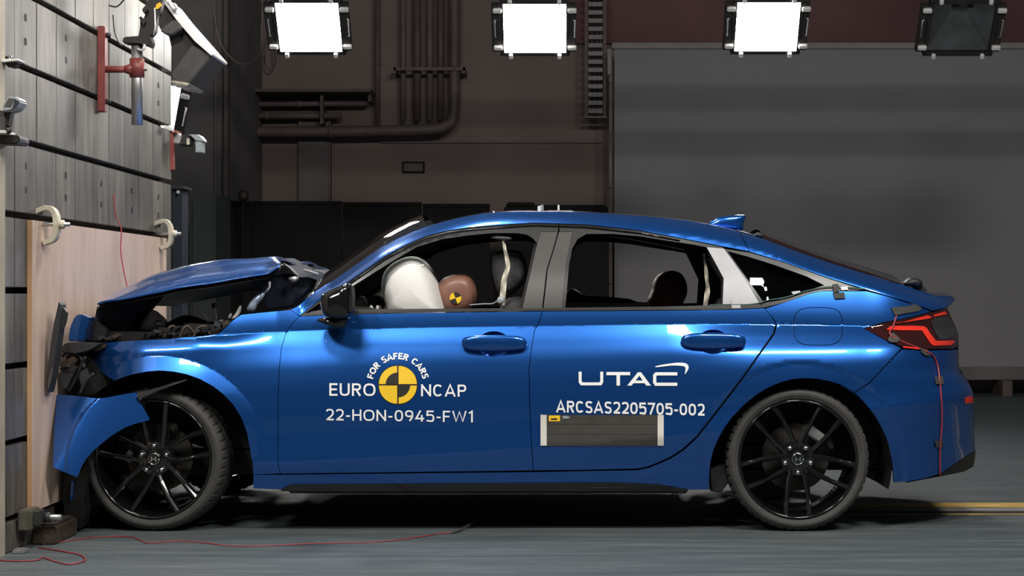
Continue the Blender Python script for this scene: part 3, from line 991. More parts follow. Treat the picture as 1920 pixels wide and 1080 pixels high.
tag(t, 'black rigging clamp on top of the polished tube', 'clamp')

YL = 1.35
t = empty('tilted_flood_lamp', P(345, 70, YL))
prism('lamp_body', [(288, -6), (304, -6), (366, 80), (396, 106), (352, 156), (320, 150), (326, 100), (318, 62), (300, 55), (291, 30)], YL, YL + 0.32, M['lampgrey2'] if 'lampgrey2' in M else M['lampblack'], t, 0.006)
prism('lower_hood', [(360, 84), (398, 104), (354, 156), (322, 152), (321, 138)], YL - 0.03, YL + 0.33, M['lampgrey'], t, 0.006)
prism('lit_rim', [(299, -6), (309, -6), (334, 26), (366, 62), (400, 101), (396, 105), (366, 78), (330, 36)], YL - 0.05, YL + 0.34, M['hotrim'], t, 0.004)
prism('junction_box', [(299, 57), (326, 36), (338, 44), (340, 54), (322, 66), (310, 64)], YL - 0.08, YL + 0.05, M['lampgrey'], t, 0.006)
prism('hood_lip', [(319, 151), (330, 150), (356, 156), (350, 161), (322, 156)], YL - 0.03, YL + 0.33, M['clamp'], t, 0.003)
tube('latch', smooth_path([P(316, 2, YL - .06), P(326, 18, YL - .07), P(331, 14, YL - .08), P(326, 8, YL - .07)], 4), 0.008, M['clip'], t, 8)
tube('latch_rod', [P(311, 0, YL - .06), P(330, 22, YL - .06)], 0.006, M['clip'], t, 8)
tag(t, 'tilted flood lamp head with a rim painted white as lit above the barrier', 'lamp')
tag(tube('lamp_cable', smooth_path([P(204, 10, YR), P(220, 12, YR), P(236, -5, YR)], 6), 0.004, M['blackwire']), 'thin black cable end at the top of the barrier', 'cable')
tag(tube('drop_cable', smooth_path([P(212, 28, YR), P(215, 60, YR), P(224, 82, YR), P(234, 88, YR)], 6), 0.003, M['blackwire']), 'thin cable drooping to the rigging clamp', 'cable')

# red bar and small camera at the far edge of the barrier
YE = 2.40
t = empty('edge_camera', P(345, 265, YE))
prism('camera_body', [(330, 253), (352, 252), (360, 254), (360, 272), (334, 272)], YE, YE + 0.12, M['lampblack'], t, 0.006)
prism('camera_visor', [(352, 252), (372, 252), (381, 262), (380, 266), (366, 264), (364, 258)], YE - 0.02, YE + 0.1, M['device'], t, 0.004)
prism('camera_lens_hood', [(366, 265), (378, 265), (378, 286), (366, 286)], YE - 0.02, YE + 0.08, M['device'], t, 0.004)
prism('camera_mount', [(324, 250), (335, 250), (340, 256), (336, 270), (325, 268)], YE - 0.02, YE + 0.1, M['steel'], t, 0.004)
prism('camera_label', [(350, 259), (355.5, 259), (355.5, 271), (350, 271)], YE - 0.004, YE + 0.002, M['clamp'], t)
tag(t, 'small dark camera with a grey hood on the far barrier edge', 'camera')
t = empty('red_bar', P(320, 280, YE - 0.05))
prism('bar', [(316, 240), (323, 240), (325, 318), (317, 320)], YE - 0.06, YE - 0.01, M['red'], t, 0.003)
prism('bar_foot', [(318, 240), (330, 244), (330, 250), (318, 250)], YE - 0.06, YE + 0.1, M['red'], t, 0.003)
tag(t, 'short upright red bar at the far barrier edge', 'bar')
tag(prism('slot_plug', [(306, 234), (319, 237), (319, 245), (306, 241)], y_of(312) - 0.05, y_of(312) + 0.05, M['clip'], None, 0.003), 'white plug in the upper slot near the far edge', 'plug')

# left edge fittings
YN = y_of(20)
t = empty('slot_clamp', P(20, 115, YN))
prism('clamp_plate', [(-6, 108), (8, 110), (34, 110), (36, 114), (8, 116), (-6, 116)], YN - 0.05, YN + 0.03, M['clip'], t, 0.003)
prism('clamp_foot', [(9, 117), (31, 117), (28, 124), (20, 126), (12, 124)], YN - 0.03, YN + 0.03, M['lampblack'], t, 0.003)
tube('bolt', [P(19, 104, YN), P(19, 127, YN)], 0.008, M['chrome'], t, 10)
tag(t, 'white clamp plate on the second slot at the left edge', 'clamp')
t = empty('sensor_box', P(20, 200, YN - 0.1))
prism('sensor_body', [(4, 198), (15, 180), (31, 181), (38, 189), (30, 203), (18, 208), (6, 210)], YN - 0.18, YN - 0.08, M['device'], t, 0.005)
prism('sensor_face', [(8, 199), (16, 184), (28, 185), (20, 200)], YN - 0.183, YN - 0.178, M['lampgrey'], t)
prism('sensor_side', [(28, 186), (36, 190), (30, 201), (23, 203)], YN - 0.182, YN - 0.178, M['bluepost'], t)
prism('arm', [(12, 208), (20, 205), (15, 236), (8, 236)], YN - 0.15, YN - 0.1, M['lampblack'], t, 0.003)
prism('arm_foot', [(-6, 206), (10, 208), (8, 250), (-6, 250)], YN - 0.16, YN - 0.05, M['lampgrey'], t, 0.004)
prism('mount_plate', [(-6, 244), (10, 244), (10, 250), (-6, 250)], YN - 0.17, YN - 0.04, M['clip'], t, 0.002)
prism('mount_block', [(-6, 252), (34, 253), (38, 262), (34, 270), (-6, 268)], YN - 0.1, YN + 0.03, M['lampblack'], t, 0.004)
tube('knob', [P(15, 245, YN - .15), P(15, 245, YN - .1)], 0.014, M['lampblack'], t, 12)
tag(t, 'small grey sensor box on a black arm at the left edge', 'sensor')

# thin dark red wire hanging down the plywood
yw0 = y_of(212, XW)
tag(tube('hanging_wire', smooth_path([P(209, 365, yw0) + Vector((.01, 0, 0)), P(213, 405, yw0) + Vector((.012, 0, 0)), P(216, 430, yw0) + Vector((.03, 0, 0)), P(215, 470, yw0) + Vector((.03, 0, 0)), P(221, 510, yw0) + Vector((.03, 0, 0)), P(228, 542, yw0) + Vector((.03, 0, 0)), P(232, 575, yw0) + Vector((.03, 0, 0))], 6), 0.003, M['redwire']),
    'thin dark red wire hanging over the plywood sheet', 'wire')

# red wire on the floor
def floor_pt(px, py, h=0.004):
    d = F * HC / (py - CY)
    return Vector(((px - CX) * d / F, d - ZC, h))
wp = [(-10, 1052), (30, 1054), (70, 1052), (80, 1047), (105, 1055), (130, 1060), (155, 1055), (160, 1050), (150, 1042), (120, 1036), (90, 1031), (72, 1029)]
tag(tube('floor_wire', smooth_path([floor_pt(*q) for q in wp], 6), 0.0028, M['redwire']), 'red wire looped on the floor by the barrier foot', 'wire')
wp = [(80, 1022), (120, 1017), (180, 1009), (240, 1008), (262, 1014), (280, 1020), (330, 1016), (380, 1019), (430, 1025), (500, 1025), (560, 1022), (620, 1020), (700, 1018), (760, 1012), (820, 1003), (850, 1000)]
tag(tube('floor_wire', smooth_path([floor_pt(*q) for q in wp], 6), 0.0022, M['redwire']), 'long red wire trailing along the floor below the car', 'wire')
tag(tube('wire_end', smooth_path([floor_pt(848, 1001), floor_pt(868, 996, 0.012), floor_pt(892, 985, 0.02)], 5), [0.006] * 5 + [0.004] * 6, M['tape']), 'dark taped end of the red floor wire', 'wire')

# ================================================================== THE CAR
car = empty('hatchback_car', (0.0, YC, 0.0))
tag(car, 'blue test hatchback with crushed nose against the plywood-faced barrier', 'car')

ROOF_LOW = [(562, 592), (600, 562), (640, 537.5), (680, 510), (720, 482), (760, 460), (800, 442), (840, 432), (880, 426), (960, 420), (1000, 417.5), (1100, 421), (1200, 432), (1275, 446), (1350, 461), (1405, 471)]
ROOF_TOP = [(x, float(f_top(x))) for x in (545, 560, 575, 590, 610, 630, 660, 690, 715, 745, 775, 800, 828, 855, 880, 905, 935, 965, 1005, 1050, 1095, 1140, 1180, 1225, 1260, 1290, 1320, 1350, 1387)]
SEAM_F = [(562, 593), (548, 606), (536, 625), (528, 650), (523.5, 690), (521, 760), (521, 870), (526, 888)]
SEAM_M = [(1017, 583), (1010, 605), (1002, 620), (996, 657), (992, 690), (993, 750), (996, 825), (1000, 882.5)]
SEAM_R = [(1432, 577), (1446, 592), (1455, 607), (1450, 625), (1425, 660), (1392, 707), (1350, 762), (1307, 817), (1280, 842), (1257, 857), (1235, 867), (1215, 875), (1195, 879)]
ARCH_F = [(475, 890), (473, 868), (469, 846), (463, 812), (453, 785), (437, 759), (418, 739), (400, 725), (375, 711), (350, 702), (325, 697), (300, 695), (275, 697), (250, 702), (230, 708), (215, 714)]
ARCH_R = [(1602, 735), (1592, 729), (1576, 721), (1557, 715), (1533, 710.5), (1510, 709), (1486, 711), (1463, 717), (1440, 727), (1417, 741), (1394, 760), (1373, 782), (1359, 801), (1347, 822), (1338, 843), (1332, 866), (1330, 890)]

def crease_pts(x0, x1, lower=True):
    out = []
    for x in np.arange(x0, x1, 6.0):
        c = float(f_crease(x))
        out += [(x, c - 1.2), (x, c + 1.2)]
        if lower:
            l = float(f_lower(x))
            out += [(x, l - 5), (x, l), (x, l + 5)]
    return out
def ring_pts(cx, cy, r, a0, a1):
    return [(cx + r * math.cos(a), cy - r * math.sin(a)) for a in np.arange(a0, a1, 0.035)]

# front wing
wing_poly = [(162, 660), (174, 652), (186, 644), (214, 641), (242, 639), (280, 637), (320, 635), (350, 632), (375, 630), (410, 625), (423, 614), (436, 601), (452, 590), (480, 587), (510, 584), (545, 581)] + SEAM_F + ARCH_F + [(205, 709), (186, 695), (170, 674)]
arcx = ring_pts(299, 874, 208, 0.3, 2.6) + ring_pts(299, 874, 205, 0.3, 2.6)
panel('front_wing', wing_poly, M['paint'], car, gap=1.0, step=7, extra=crease_pts(190, 540, False) + arcx)
# front door
def bowl(cx, cy, rx, ry, deep):
    def f(px, py):
        r2 = ((px - cx) / rx) ** 2 + ((py - cy) / ry) ** 2
        return D(px, py) + deep * np.clip(1 - r2, 0, 1) ** 0.7 + 0.002
    return f
HF, HR = ellipse(926, 645, 31, 24, 28), ellipse(1337, 641, 31, 23, 28)
fd_poly = [(562, 593), (606, 590), (650, 589), (800, 586), (920, 584.5)] + SEAM_M + [(900, 884), (800, 885), (660, 887), (527, 888.5)] + SEAM_F[:0:-1]
fdoor, fdoor2 = panel('front_door', fd_poly, M['paint'], car, gap=1.3, holes=[HF], step=7, extra=crease_pts(530, 1010))
rd_poly = [SEAM_M[0]] + SEAM_M[1:] + [(1100, 881.5), (1195, 879)] + SEAM_R[::-1][1:] + [(1375, 580), (1300, 581.5), (1150, 582.5)]
rdoor, rdoor2 = panel('rear_door', rd_poly, M['paint'], car, gap=1.3, holes=[HR], step=7, extra=crease_pts(1000, 1450))
for door, hole, cx, cy in ((fdoor, HF, 926, 645), (rdoor, HR, 1337, 641)):
    panel('handle_recess', ellipse(cx, cy, 31, 24, 28), M['paint'], door, depth=bowl(cx, cy, 31, 24, 0.035), step=4, flange=0, mirror=False)
    y0 = float(D(cx, cy)) - 0.022
    pillow('door_handle', [(cx - 58, cy - 10), (cx - 40, cy - 16), (cx, cy - 17), (cx + 45, cy - 15), (cx + 60, cy - 8), (cx + 61, cy + 4), (cx + 50, cy + 11), (cx, cy + 14), (cx - 45, cy + 12), (cx - 59, cy + 4)], y0, 0.020, M['paint'], door, power=0.35, smooth_outline=3)
    tube('handle_stem', [P(cx - 50, cy - 1, y0), P(cx - 50, cy - 1, y0 + 0.06)], 0.014, M['paint'], door)
    tube('handle_stem', [P(cx + 50, cy - 1, y0), P(cx + 50, cy - 1, y0 + 0.06)], 0.014, M['paint'], door)

# body side: sill and rear quarter in one pressing, with the fuel flap cut out
FLAP = ellipse(1534, 612, 46, 36, 40, 3.4)
body_poly = [(475, 890), (526, 890), (700, 888), (1000, 885), (1195, 881.5)] + [(x + 2.0, y + 2.0) for x, y in SEAM_R[::-1][1:]] + \
    [(1475, 566), (1500, 557), (1520, 550), (1540, 546), (1625, 546), (1668, 557), (1715, 572), (1746, 584.5), (1693, 597.5), (1656, 604.5), (1640, 609), (1620, 615.5), (1640, 627), (1662, 639), (1690, 653), (1660, 685), (1630, 717)] + \
    ARCH_R + [(1330, 918), (1280, 918.5), (1000, 918), (700, 918), (525, 918), (475, 916)]
arr = ring_pts(1502, 876, 199, 0.6, 3.0) + ring_pts(1502, 876, 190, 0.6, 3.0)
panel('body_side', body_poly, M['paint'], car, holes=[FLAP], step=7, gap=0.6, extra=crease_pts(1440, 1640, False) + arr)
panel('fuel_flap', shrink(FLAP, 2.6), M['paint'], car, step=6, extra=crease_pts(1490, 1580, False), mirror=False, flange=0.012)
panel('fuel_flap_gasket', ellipse(1534, 612, 50, 40, 40, 3.4), M['black'], car, step=10, off=0.012, mirror=False, flange=0)
# roof rail with the A-pillar
panel('roof_rail', ROOF_LOW + [(1396, 455)] + ROOF_TOP[::-1], M['paint'], car, step=6, gap=0.5)
# tailgate flank
tail_poly = [(1388, 436), (1397, 455), (1406, 472), (1475, 493), (1550, 520), (1625, 543), (1715, 570), (1748, 583), (1762, 580), (1776, 576), (1786, 568), (1791, 561), (1785, 556), (1770, 555.5), (1755, 555), (1700, 537), (1650, 521), (1600, 506), (1555, 492), (1500, 473), (1430, 447)]
panel('tailgate_flank', tail_poly, M['paint'], car, step=6, gap=0.8)
# rear bumper
bump_poly = [(1691, 655), (1724, 657), (1787, 656), (1797, 655), (1798, 690), (1806, 702), (1815, 715), (1822, 728), (1826, 740), (1827, 780), (1827, 817), (1829, 844), (1800, 863), (1764, 888), (1735, 897), (1702, 903), (1676, 905), (1674, 880), (1672, 863), (1665, 834), (1659, 815), (1650, 796), (1638, 776), (1621, 755), (1603, 736), (1631, 718), (1661, 686)]
panel('rear_bumper', bump_poly, M['paint'], car, step=6, gap=0.8, extra=crease_pts(1610, 1828))
panel('bumper_valance', [(1764, 889), (1800, 864), (1829, 845), (1828, 862), (1825, 875), (1808, 884), (1785, 889), (1764, 893)], M['black'], car, step=7)
panel('bumper_reflector', [(1809, 746), (1820, 742), (1826, 747), (1825, 755), (1810, 757)], M['redlens'], car, step=5, off=-0.004, flange=0.006)
# wheel arch flange lips
panel('sill_skirt', [(527, 917), (545, 908), (800, 906.5), (1150, 904.5), (1235, 908), (1270, 914), (1290, 917.5), (1290, 921), (527, 921)], M['blackgloss'], car, step=12, off=-0.004, flange=0.03)
tube('sill_edge_strip', [P(532, 915.5, 0.045), P(900, 914.5, 0.045), P(1265, 915.5, 0.045)], 0.0035, M['trim'], car)

# glazing trim, pillars, belt line
panel('window_frame', [(604, 560), (640, 538.5), (680, 511), (720, 483), (760, 461), (800, 443), (840, 433), (880, 427), (960, 421), (1000, 418.5), (1048, 419.5), (1046, 434), (1014, 434), (1007, 456), (998, 446), (988, 440), (970, 437), (925, 437), (880, 441), (830, 448), (780, 463), (730, 493), (662, 536), (630, 556), (606, 576)],
      M['trim'], car, step=6, off=0.006, flange=0.03)
panel('window_frame', [(1049, 419.5), (1100, 422), (1200, 433), (1275, 447), (1350, 462), (1358, 465), (1325, 463.5), (1300, 458.5), (1250, 451), (1200, 443), (1150, 438.5), (1100, 438.5), (1083, 448), (1073, 466), (1067, 495), (1060, 577), (1054, 577), (1062, 490), (1072, 434), (1049, 434)],
      M['trim'], car, step=6, off=0.006, flange=0.03)
tube('frame_bead', [P(x, y + 5, float(D(x, y + 5)) - 0.001) for x, y in ROOF_LOW[2:-2]], 0.0025, M['blackgloss'], car, 6)
panel('pillar_cover', [(1014, 434.5), (1046, 434.5), (1036, 470), (1025, 505), (1016.5, 579), (979, 579), (1007, 457)], M['pillar'], car, step=8, off=0.002, gap=0.6)
panel('pillar_cover', [(1048, 434.5), (1073, 434.5), (1066, 470), (1062, 490), (1054, 578), (1018.5, 579), (1027, 505), (1038, 470)], M['pillar'], car, step=8, off=0.002, gap=0.6)
panel('pillar_cover', [(1325, 463.5), (1357, 466), (1376, 492), (1395, 520), (1422, 566), (1424, 571), (1355, 573.5), (1357, 522), (1340, 490)], M['cpillar'], car, step=8, off=0.0)
QG = [(1364, 471), (1405, 482), (1450, 496), (1512, 518), (1546, 535), (1512, 545.5), (1475, 555), (1432, 567)]
panel('quarter_window_trim', [(1358, 466.5), (1405, 473.5), (1475, 494), (1550, 521.5), (1622, 544.5), (1540, 545.5), (1520, 549.5), (1500, 556.5), (1475, 566), (1432, 577), (1424, 570)], M['trim'], car, holes=[QG], step=6, off=0.004)
def quarter_glass(px, py):
    t_ = 540 - np.asarray(py, float)
    k_ = np.clip((np.asarray(px, float) - 1432) / 18, 0, 1)
    return D(px, 540.0) + (0.46 * t_ + 0.0045 * (t_ * t_ / 2 - 15 * t_) + 0.3 * k_ * t_) / 430
panel('quarter_window', shrink(QG, -1.5), M['darkglass'], car, depth=quarter_glass, step=8, off=0.012, flange=0)
panel('belt_moulding', [(606, 580.5), (800, 579), (1017, 577.5), (1230, 575), (1424, 570.5), (1431, 577), (1375, 579.5), (1300, 581), (1150, 582), (1017, 582.5), (800, 585.5), (650, 588.5), (564, 592.5), (585, 584)], M['trim'], car, step=8, off=-0.004)
panel('corner_window', [(566, 590), (600, 565), (605, 578), (605, 588)], M['darkglass'], car, step=8, off=0.006, flange=0.01)
panel('corner_window_trim', [(563, 592), (601, 563), (606, 563), (606, 591)], M['black'], car, holes=[[(573, 587), (599, 568), (602, 578), (602, 586)]], step=8, off=0.003, flange=0.01)
# inner trims (dark linings behind the outer sheets)
panel('pillar_lining', ROOF_LOW + [(1396, 455)] + ROOF_TOP[::-1], M['interior'], car, step=12, off=0.045, flange=0)
panel('pillar_lining', [(1008, 430), (1080, 430), (1068, 480), (1058, 590), (972, 590)], M['interior'], car, step=14, off=0.04, flange=0)
panel('pillar_lining', [(1312, 448), (1362, 460), (1405, 471), (1555, 520), (1625, 543), (1560, 548), (1432, 590), (1352, 590), (1352, 520), (1330, 480)], M['interior'], car, step=14, off=0.05, flange=0, holes=[QG])
panel('door_lining', [(540, 600), (800, 590), (1100, 585), (1440, 582), (1440, 620), (1300, 850), (1250, 890), (530, 890)], M['interior'], car, step=30, off=0.06, flange=0)
panel('quarter_lining', [(1440, 582), (1540, 552), (1700, 575), (1680, 640), (1600, 700), (1502, 690), (1420, 720), (1330, 800), (1440, 620)], M['interior'], car, step=30, off=0.07, flange=0)

# lids and glass across the width
across('roof_panel', ROOF_TOP[11:], M['paint'], car, (0, 0, 0.022))
across('headliner', [(x, y + 9) for x, y in ROOF_TOP[11:]], M['interior'], car, (0, 0, 0.012), depth_add=0.03)
across('windscreen', [(548, 579)] + ROOF_TOP[1:12], M['glass'], car, (-0.052, 0, 0.078), n=20)
across('rear_window', [(1430, 447), (1500, 473), (1555, 492), (1600, 506), (1650, 521), (1692, 534)], M['darkglass'], car, (0.02, 0, 0.058), n=20)
across('roof_rear_header', [(1387, 434), (1410, 440.5), (1432, 448)], M['paint'], car, (0.005, 0, 0.03), n=14)
across('tailgate_lip', [(1688, 533), (1720, 544), (1755, 555), (1785, 556), (1791, 561), (1786, 568), (1776, 576.5)], M['paint'], car, (0.03, 0, 0.02))
across('tailgate_panel', [(1776, 576.5), (1785, 600), (1797, 627), (1797, 655), (1798, 690)], M['paint'], car, (0.05, 0, 0))
across('rear_bumper_skin', [(1798, 690), (1806, 702), (1815, 715), (1822, 728), (1826, 740), (1827, 780), (1827, 817), (1829, 844)], M['paint'], car, (0.05, 0, 0))
across('rear_diffuser', [(1829, 845), (1828, 862), (1825, 875), (1808, 884), (1764, 893), (1700, 905)], M['black'], car, (0.03, 0, 0))
across('windscreen_cowl', [(548, 582), (520, 586), (500, 592), (480, 610)], M['black'], car, (0, 0, 0.02), depth_add=0.05)

# tail lamps
TL = [(1621, 615.5), (1656, 605.5), (1693, 598.5), (1748, 585.5), (1776, 577.5), (1782, 591), (1792, 612), (1797, 627), (1796, 649), (1787, 653.5), (1724, 654.5), (1693, 650.5), (1662, 638)]
tl, tl2 = panel('tail_lamp', TL, M['darklens'], car, step=6, off=-0.003, flange=0.03)
panel('lamp_band', [(1662, 618), (1670, 611), (1715, 610.5), (1732, 611.5), (1737, 614), (1745, 626), (1755, 639), (1789, 638.5), (1791, 641), (1784, 647), (1750, 648), (1745, 644), (1729, 620), (1726, 619.5), (1690, 619)], M['redlens'], tl, step=5, off=-0.009, flange=0.006, mirror=False)
panel('lamp_band', [(1693, 604), (1740, 591), (1748, 594.5), (1744, 597), (1700, 603.5), (1682, 606), (1680, 605)], M['redlens'], tl, step=5, off=-0.009, flange=0.006, mirror=False)
panel('lamp_band', [(1750, 590.5), (1772, 584), (1776, 589), (1752, 593.5)], M['darkred'] if 'darkred' in M else M['redlens'], tl, step=5, off=-0.006, flange=0.006, mirror=False)
panel('reversing_lamp', [(1745, 603), (1753, 596), (1778, 593), (1789, 612), (1793, 628), (1775, 636), (1760, 636)], M['smoke'], tl, step=5, off=-0.006, flange=0.006, mirror=False)
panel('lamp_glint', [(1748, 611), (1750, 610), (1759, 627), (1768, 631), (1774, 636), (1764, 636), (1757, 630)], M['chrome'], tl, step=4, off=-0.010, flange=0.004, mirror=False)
panel('lamp_base', [(1694, 649), (1724, 652), (1724, 655), (1693, 651.5)], M['redlens'], tl, step=5, off=-0.006, flange=0.004, mirror=False)

# taped wire on the tail lamp
def skin(px, py, o=-0.006):
    return P(px, py, float(D(px, py)) + o)
def tapep(poly, o=-0.008, m='tape', nm='tape_patch'):
    return panel(nm, poly, M[m], car, step=5, off=o, flange=0.006, mirror=False)
tapep([(1562, 549), (1583, 548), (1585, 559), (1566, 560)]).name = 'tape_patch'
tapep([(1561, 533), (1572, 532), (1574, 546), (1563, 548)])
tapep([(1576, 538), (1589, 537), (1590, 543), (1578, 544)], m='white')
tapep([(1671, 577), (1718, 572), (1729, 577), (1724, 583), (1678, 591)])
tapep([(1665, 637), (1671, 624), (1676, 624), (1688, 635), (1682, 642), (1668, 641)], -0.014)
tapep([(1726, 652), (1740, 656), (1744, 668), (1735, 666), (1727, 660)], -0.012)
tapep([(1753, 706), (1768, 705), (1770, 720), (1755, 720)], -0.012)
tapep([(1753, 827), (1768, 826), (1768, 838), (1756, 839)], -0.012)
tube('taped_wire', smooth_path([skin(1681, 592), skin(1675, 612, -0.012), skin(1672, 630, -0.016), skin(1735, 658, -0.01), skin(1750, 667, -0.01), skin(1758, 685, -0.01), skin(1762, 712, -0.01), skin(1766, 760, -0.01), skin(1766, 800, -0.01), skin(1763, 840, -0.01), skin(1763, 880, -0.01), skin(1763, 892, -0.004)], 6), 0.0035, M['redwire'], car, 6)
tube('window_wire', smooth_path([skin(a_, b_, -0.004) for a_, b_ in ((1330, 572), (1360, 571), (1400, 571), (1424, 568), (1440, 563), (1475, 557), (1510, 546), (1550, 538), (1590, 539), (1622, 542))], 5), 0.0025, M['greenwire'] if 'greenwire' in M else M['blackwire'], car, 6)
tapep([(1371, 562), (1387, 562), (1389, 578), (1372, 578)], -0.006, 'cpillar', 'clear_tape')
tapep([(1484, 547), (1500, 545), (1501, 549), (1487, 552)], -0.004, 'cpillar', 'clear_tape')

# roof furniture
fin = pillow('shark_fin_antenna', [(1326, 424), (1334, 414), (1348, 407), (1370, 403.5), (1392, 403), (1398, 406), (1394, 420), (1391, 432), (1360, 430)], YC - 0.1, 0.03, M['paint'], car, power=0.6, smooth_outline=3)
rc = pillow('hatch_camera', [(1690, 533), (1698, 526), (1704, 521), (1718, 522), (1727, 527), (1728, 538), (1715, 538)], 0.62, 0.06, M['black'], car, smooth_outline=3)
prism('wiper_spindle', [(1706, 533), (1725, 532), (1740, 545), (1730, 548)], 0.60, 0.66, M['black'], car, 0.003)
pillow('hinge_cover', [(1414, 441), (1420, 436), (1430, 439), (1432, 446), (1420, 446)], 0.45, 0.04, M['black'], car, smooth_outline=3)
for x0, x1, y0, y1, yy, m in ((1008, 1014, 386, 398, 0.5, 'clip'), (1013, 1019, 384, 396, 0.52, 'cpillar'), (1045.5, 1049, 384, 396, 0.5, 'clip'), (1024, 1074, 394.5, 397.5, 0.48, 'cpillar'), (924, 927, 395, 400, 0.5, 'clip')):
    p, q = P(x0, y1 + 4, yy), P(x1, y0, yy)
    box('roof_sensor', (p.x, yy, p.z), (q.x, yy + 0.03, q.z), M[m], car, 0.002)

# ------------------------------------------------------------------ crushed bonnet
ST = [(181, 571, 568), (187, 567, 564), (205, 563, 554), (230, 560, 541), (261, 554, 526), (280, 550, 517), (311, 544, 509), (327, 540, 504), (365, 534, 494), (396, 530, 490), (440, 522, 485), (477, 516, 483), (502, 512, 482), (515, 504, 482.5), (527, 496, 490)]
def bonnet(name, m, dz=0.0, inset=0.0):
    verts, faces = [], []
    xs = np.arange(181, 527.1, 5.0)
    lo = pchip([s[0] for s in ST], [s[1] for s in ST])
    hi = pchip([s[0] for s in ST], [s[2] for s in ST])
    prof = [(0.10 + inset, 0.0), (0.115 + inset, 0.18), (0.15 + inset, 0.40), (0.20, 0.58), (0.25, 0.70), (0.262, 0.75), (0.30, 0.92), (0.36, 1.0), (0.55, 0.98), (0.75, 0.93), (0.9, 0.90)]
    cols_ = prof + [(1.8 - y, s) for y, s in prof[-2::-1]]
    rip = lambda x, y: 0.012 * math.sin(x * 0.06 + y * 5) * min(1, max(0, (y - 0.3) * 3)) * min(1, max(0, (1.5 - y) * 3))
    for x in xs:
        l, h = float(lo(x)), float(hi(x))
        for y, s in cols_:
            yn = min(y, 1.8 - y)
            p = P(x, l + (h - l) * s, min(yn, 0.36))
            verts.append((p.x, y, p.z + dz + rip(x, y)))
    n = len(cols_)
    for i in range(len(xs) - 1):
        for k in range(n - 1):
            q = i * n + k
            faces.append((q, q + n, q + n + 1, q + 1))
    return mesh_obj(name, verts, faces, m, car, smooth=True)
bonnet('bonnet_skin', M['paint'])
bonnet('bonnet_lining', M['black'], -0.022, 0.012)
lo_ = pchip([s[0] for s in ST], [s[1] for s in ST])
tube('bonnet_edge', [P(x, float(lo_(x)) + 1, 0.103) for x in np.arange(183, 527, 6.0)], 0.005, M['paint'], car)
# drooped nose of the bonnet (dark underside)
prism('bonnet_nose', [(181, 571), (220, 563), (260, 556), (288, 550), (276, 562), (262, 579), (249, 598), (241, 614), (236, 628), (174, 628), (181, 598)], 0.28, 0.56, M['blackblue'], car, 0.01)
# torn rear part of the bonnet
vs, fs = [], []
lineA = [(516, 484), (530, 491), (545, 499), (560, 514), (580, 506), (596, 508), (612, 515)]
lineB = [(522, 500), (536, 497), (552, 513), (561, 520), (578, 519), (592, 524), (600, 530)]
for k, (a_, b_) in enumerate(zip(lineA, lineB)):
    p, q = P(*a_, 0.62), P(*b_, 0.50)
    p2 = Vector((p.x, 1.2, p.z + 0.01)); q2 = Vector((q.x, 1.3, q.z))
    vs += [q, p, p2, q2]
for k in range(len(lineA) - 1):
    for j in range(3):
        fs.append((4 * k + j, 4 * k + j + 1, 4 * k + j + 5, 4 * k + j + 4))
mesh_obj('bonnet_rear_fold', vs, fs, M['blackblue'], car)
tube('torn_edge', [P(529, 492, 0.5), P(545, 503, 0.5), P(560, 517, 0.5)], 0.004, M['cpillar'], car, 6)
tube('torn_edge', [P(569, 506, 0.55), P(582, 509, 0.55), P(597, 514, 0.55)], 0.005, M['cpillar'], car, 6)
pillow('bonnet_reflection_scrap', [(540, 522), (552, 518), (560, 520), (557, 527), (549, 530)], 0.5, 0.03, M['alu'], car, smooth_outline=2)  # bright scrap added for the white reflection behind the bonnet
prism('bonnet_hinge_plate', [(470, 525), (500, 518), (540, 512), (560, 522), (590, 524), (575, 545), (545, 575), (500, 580), (498, 560), (480, 540)], 0.55, 0.6, M['blackblue'] if 'blackblue' in M else M['black'], car, 0.004)
pillow('bonnet_hinge', [(463, 581), (469, 566), (483, 552), (497, 547), (493, 559), (482, 572), (476, 585)], 0.22, 0.025, M['hinge'] if 'hinge' in M else M['alu'], car, smooth_outline=2)
tube('hinge_pin', [P(498, 548, .22), P(505, 538, .22), P(505, 528, .22)], 0.006, M['clip'], car, 6)
# engine bay
eng = prism('engine_block', [(168, 646), (180, 620), (262, 622), (300, 626), (330, 616), (352, 606), (385, 608), (425, 612), (450, 600), (520, 596), (520, 660), (168, 660)], 0.22, 1.5, M['black'], car, 0.008)
pillow('coolant_tank', [(264, 622), (270, 604), (278, 590), (286, 581), (298, 589), (309, 600), (315, 616), (300, 624)], 0.45, 0.10, M['greyplastic'] if 'greyplastic' in M else M['lampgrey'], car, smooth_outline=3)
pillow('tank_cap', [(290, 607), (296, 600), (306, 602), (311, 612), (300, 613)], 0.38, 0.04, M['alu'], car, smooth_outline=3)
tube('support_rod', [P(402, 572, 0.5), P(404, 590, 0.5), P(409, 622, 0.5)], 0.006, M['clip'], car)
tube('rod_end', [P(398, 574, 0.5), P(405, 572, 0.5)], 0.012, M['rusty'], car)
tube('engine_cable', smooth_path([P(352, 586, .45), P(362, 582, .45), P(374, 583, .45), P(382, 590, .45), P(388, 600, .45)], 5), 0.006, M['orangewire'] if 'orangewire' in M else M['clip'], car)
tube('engine_hose', smooth_path([P(300, 620, .35), P(330, 604, .5), P(350, 598, .6), P(375, 604, .5), P(400, 618, .4)], 6), 0.018, M['black'], car)
tube('engine_hose', smooth_path([P(318, 624, .3), P(340, 612, .33), P(356, 612, .33), P(372, 624, .3)], 6), 0.012, M['rusty'], car)
pillow('white_strap', [(434, 598), (440, 590), (446, 580), (450, 572), (453, 575), (450, 588), (441, 598)], 0.25, 0.012, M['clip'], car, smooth_outline=2)
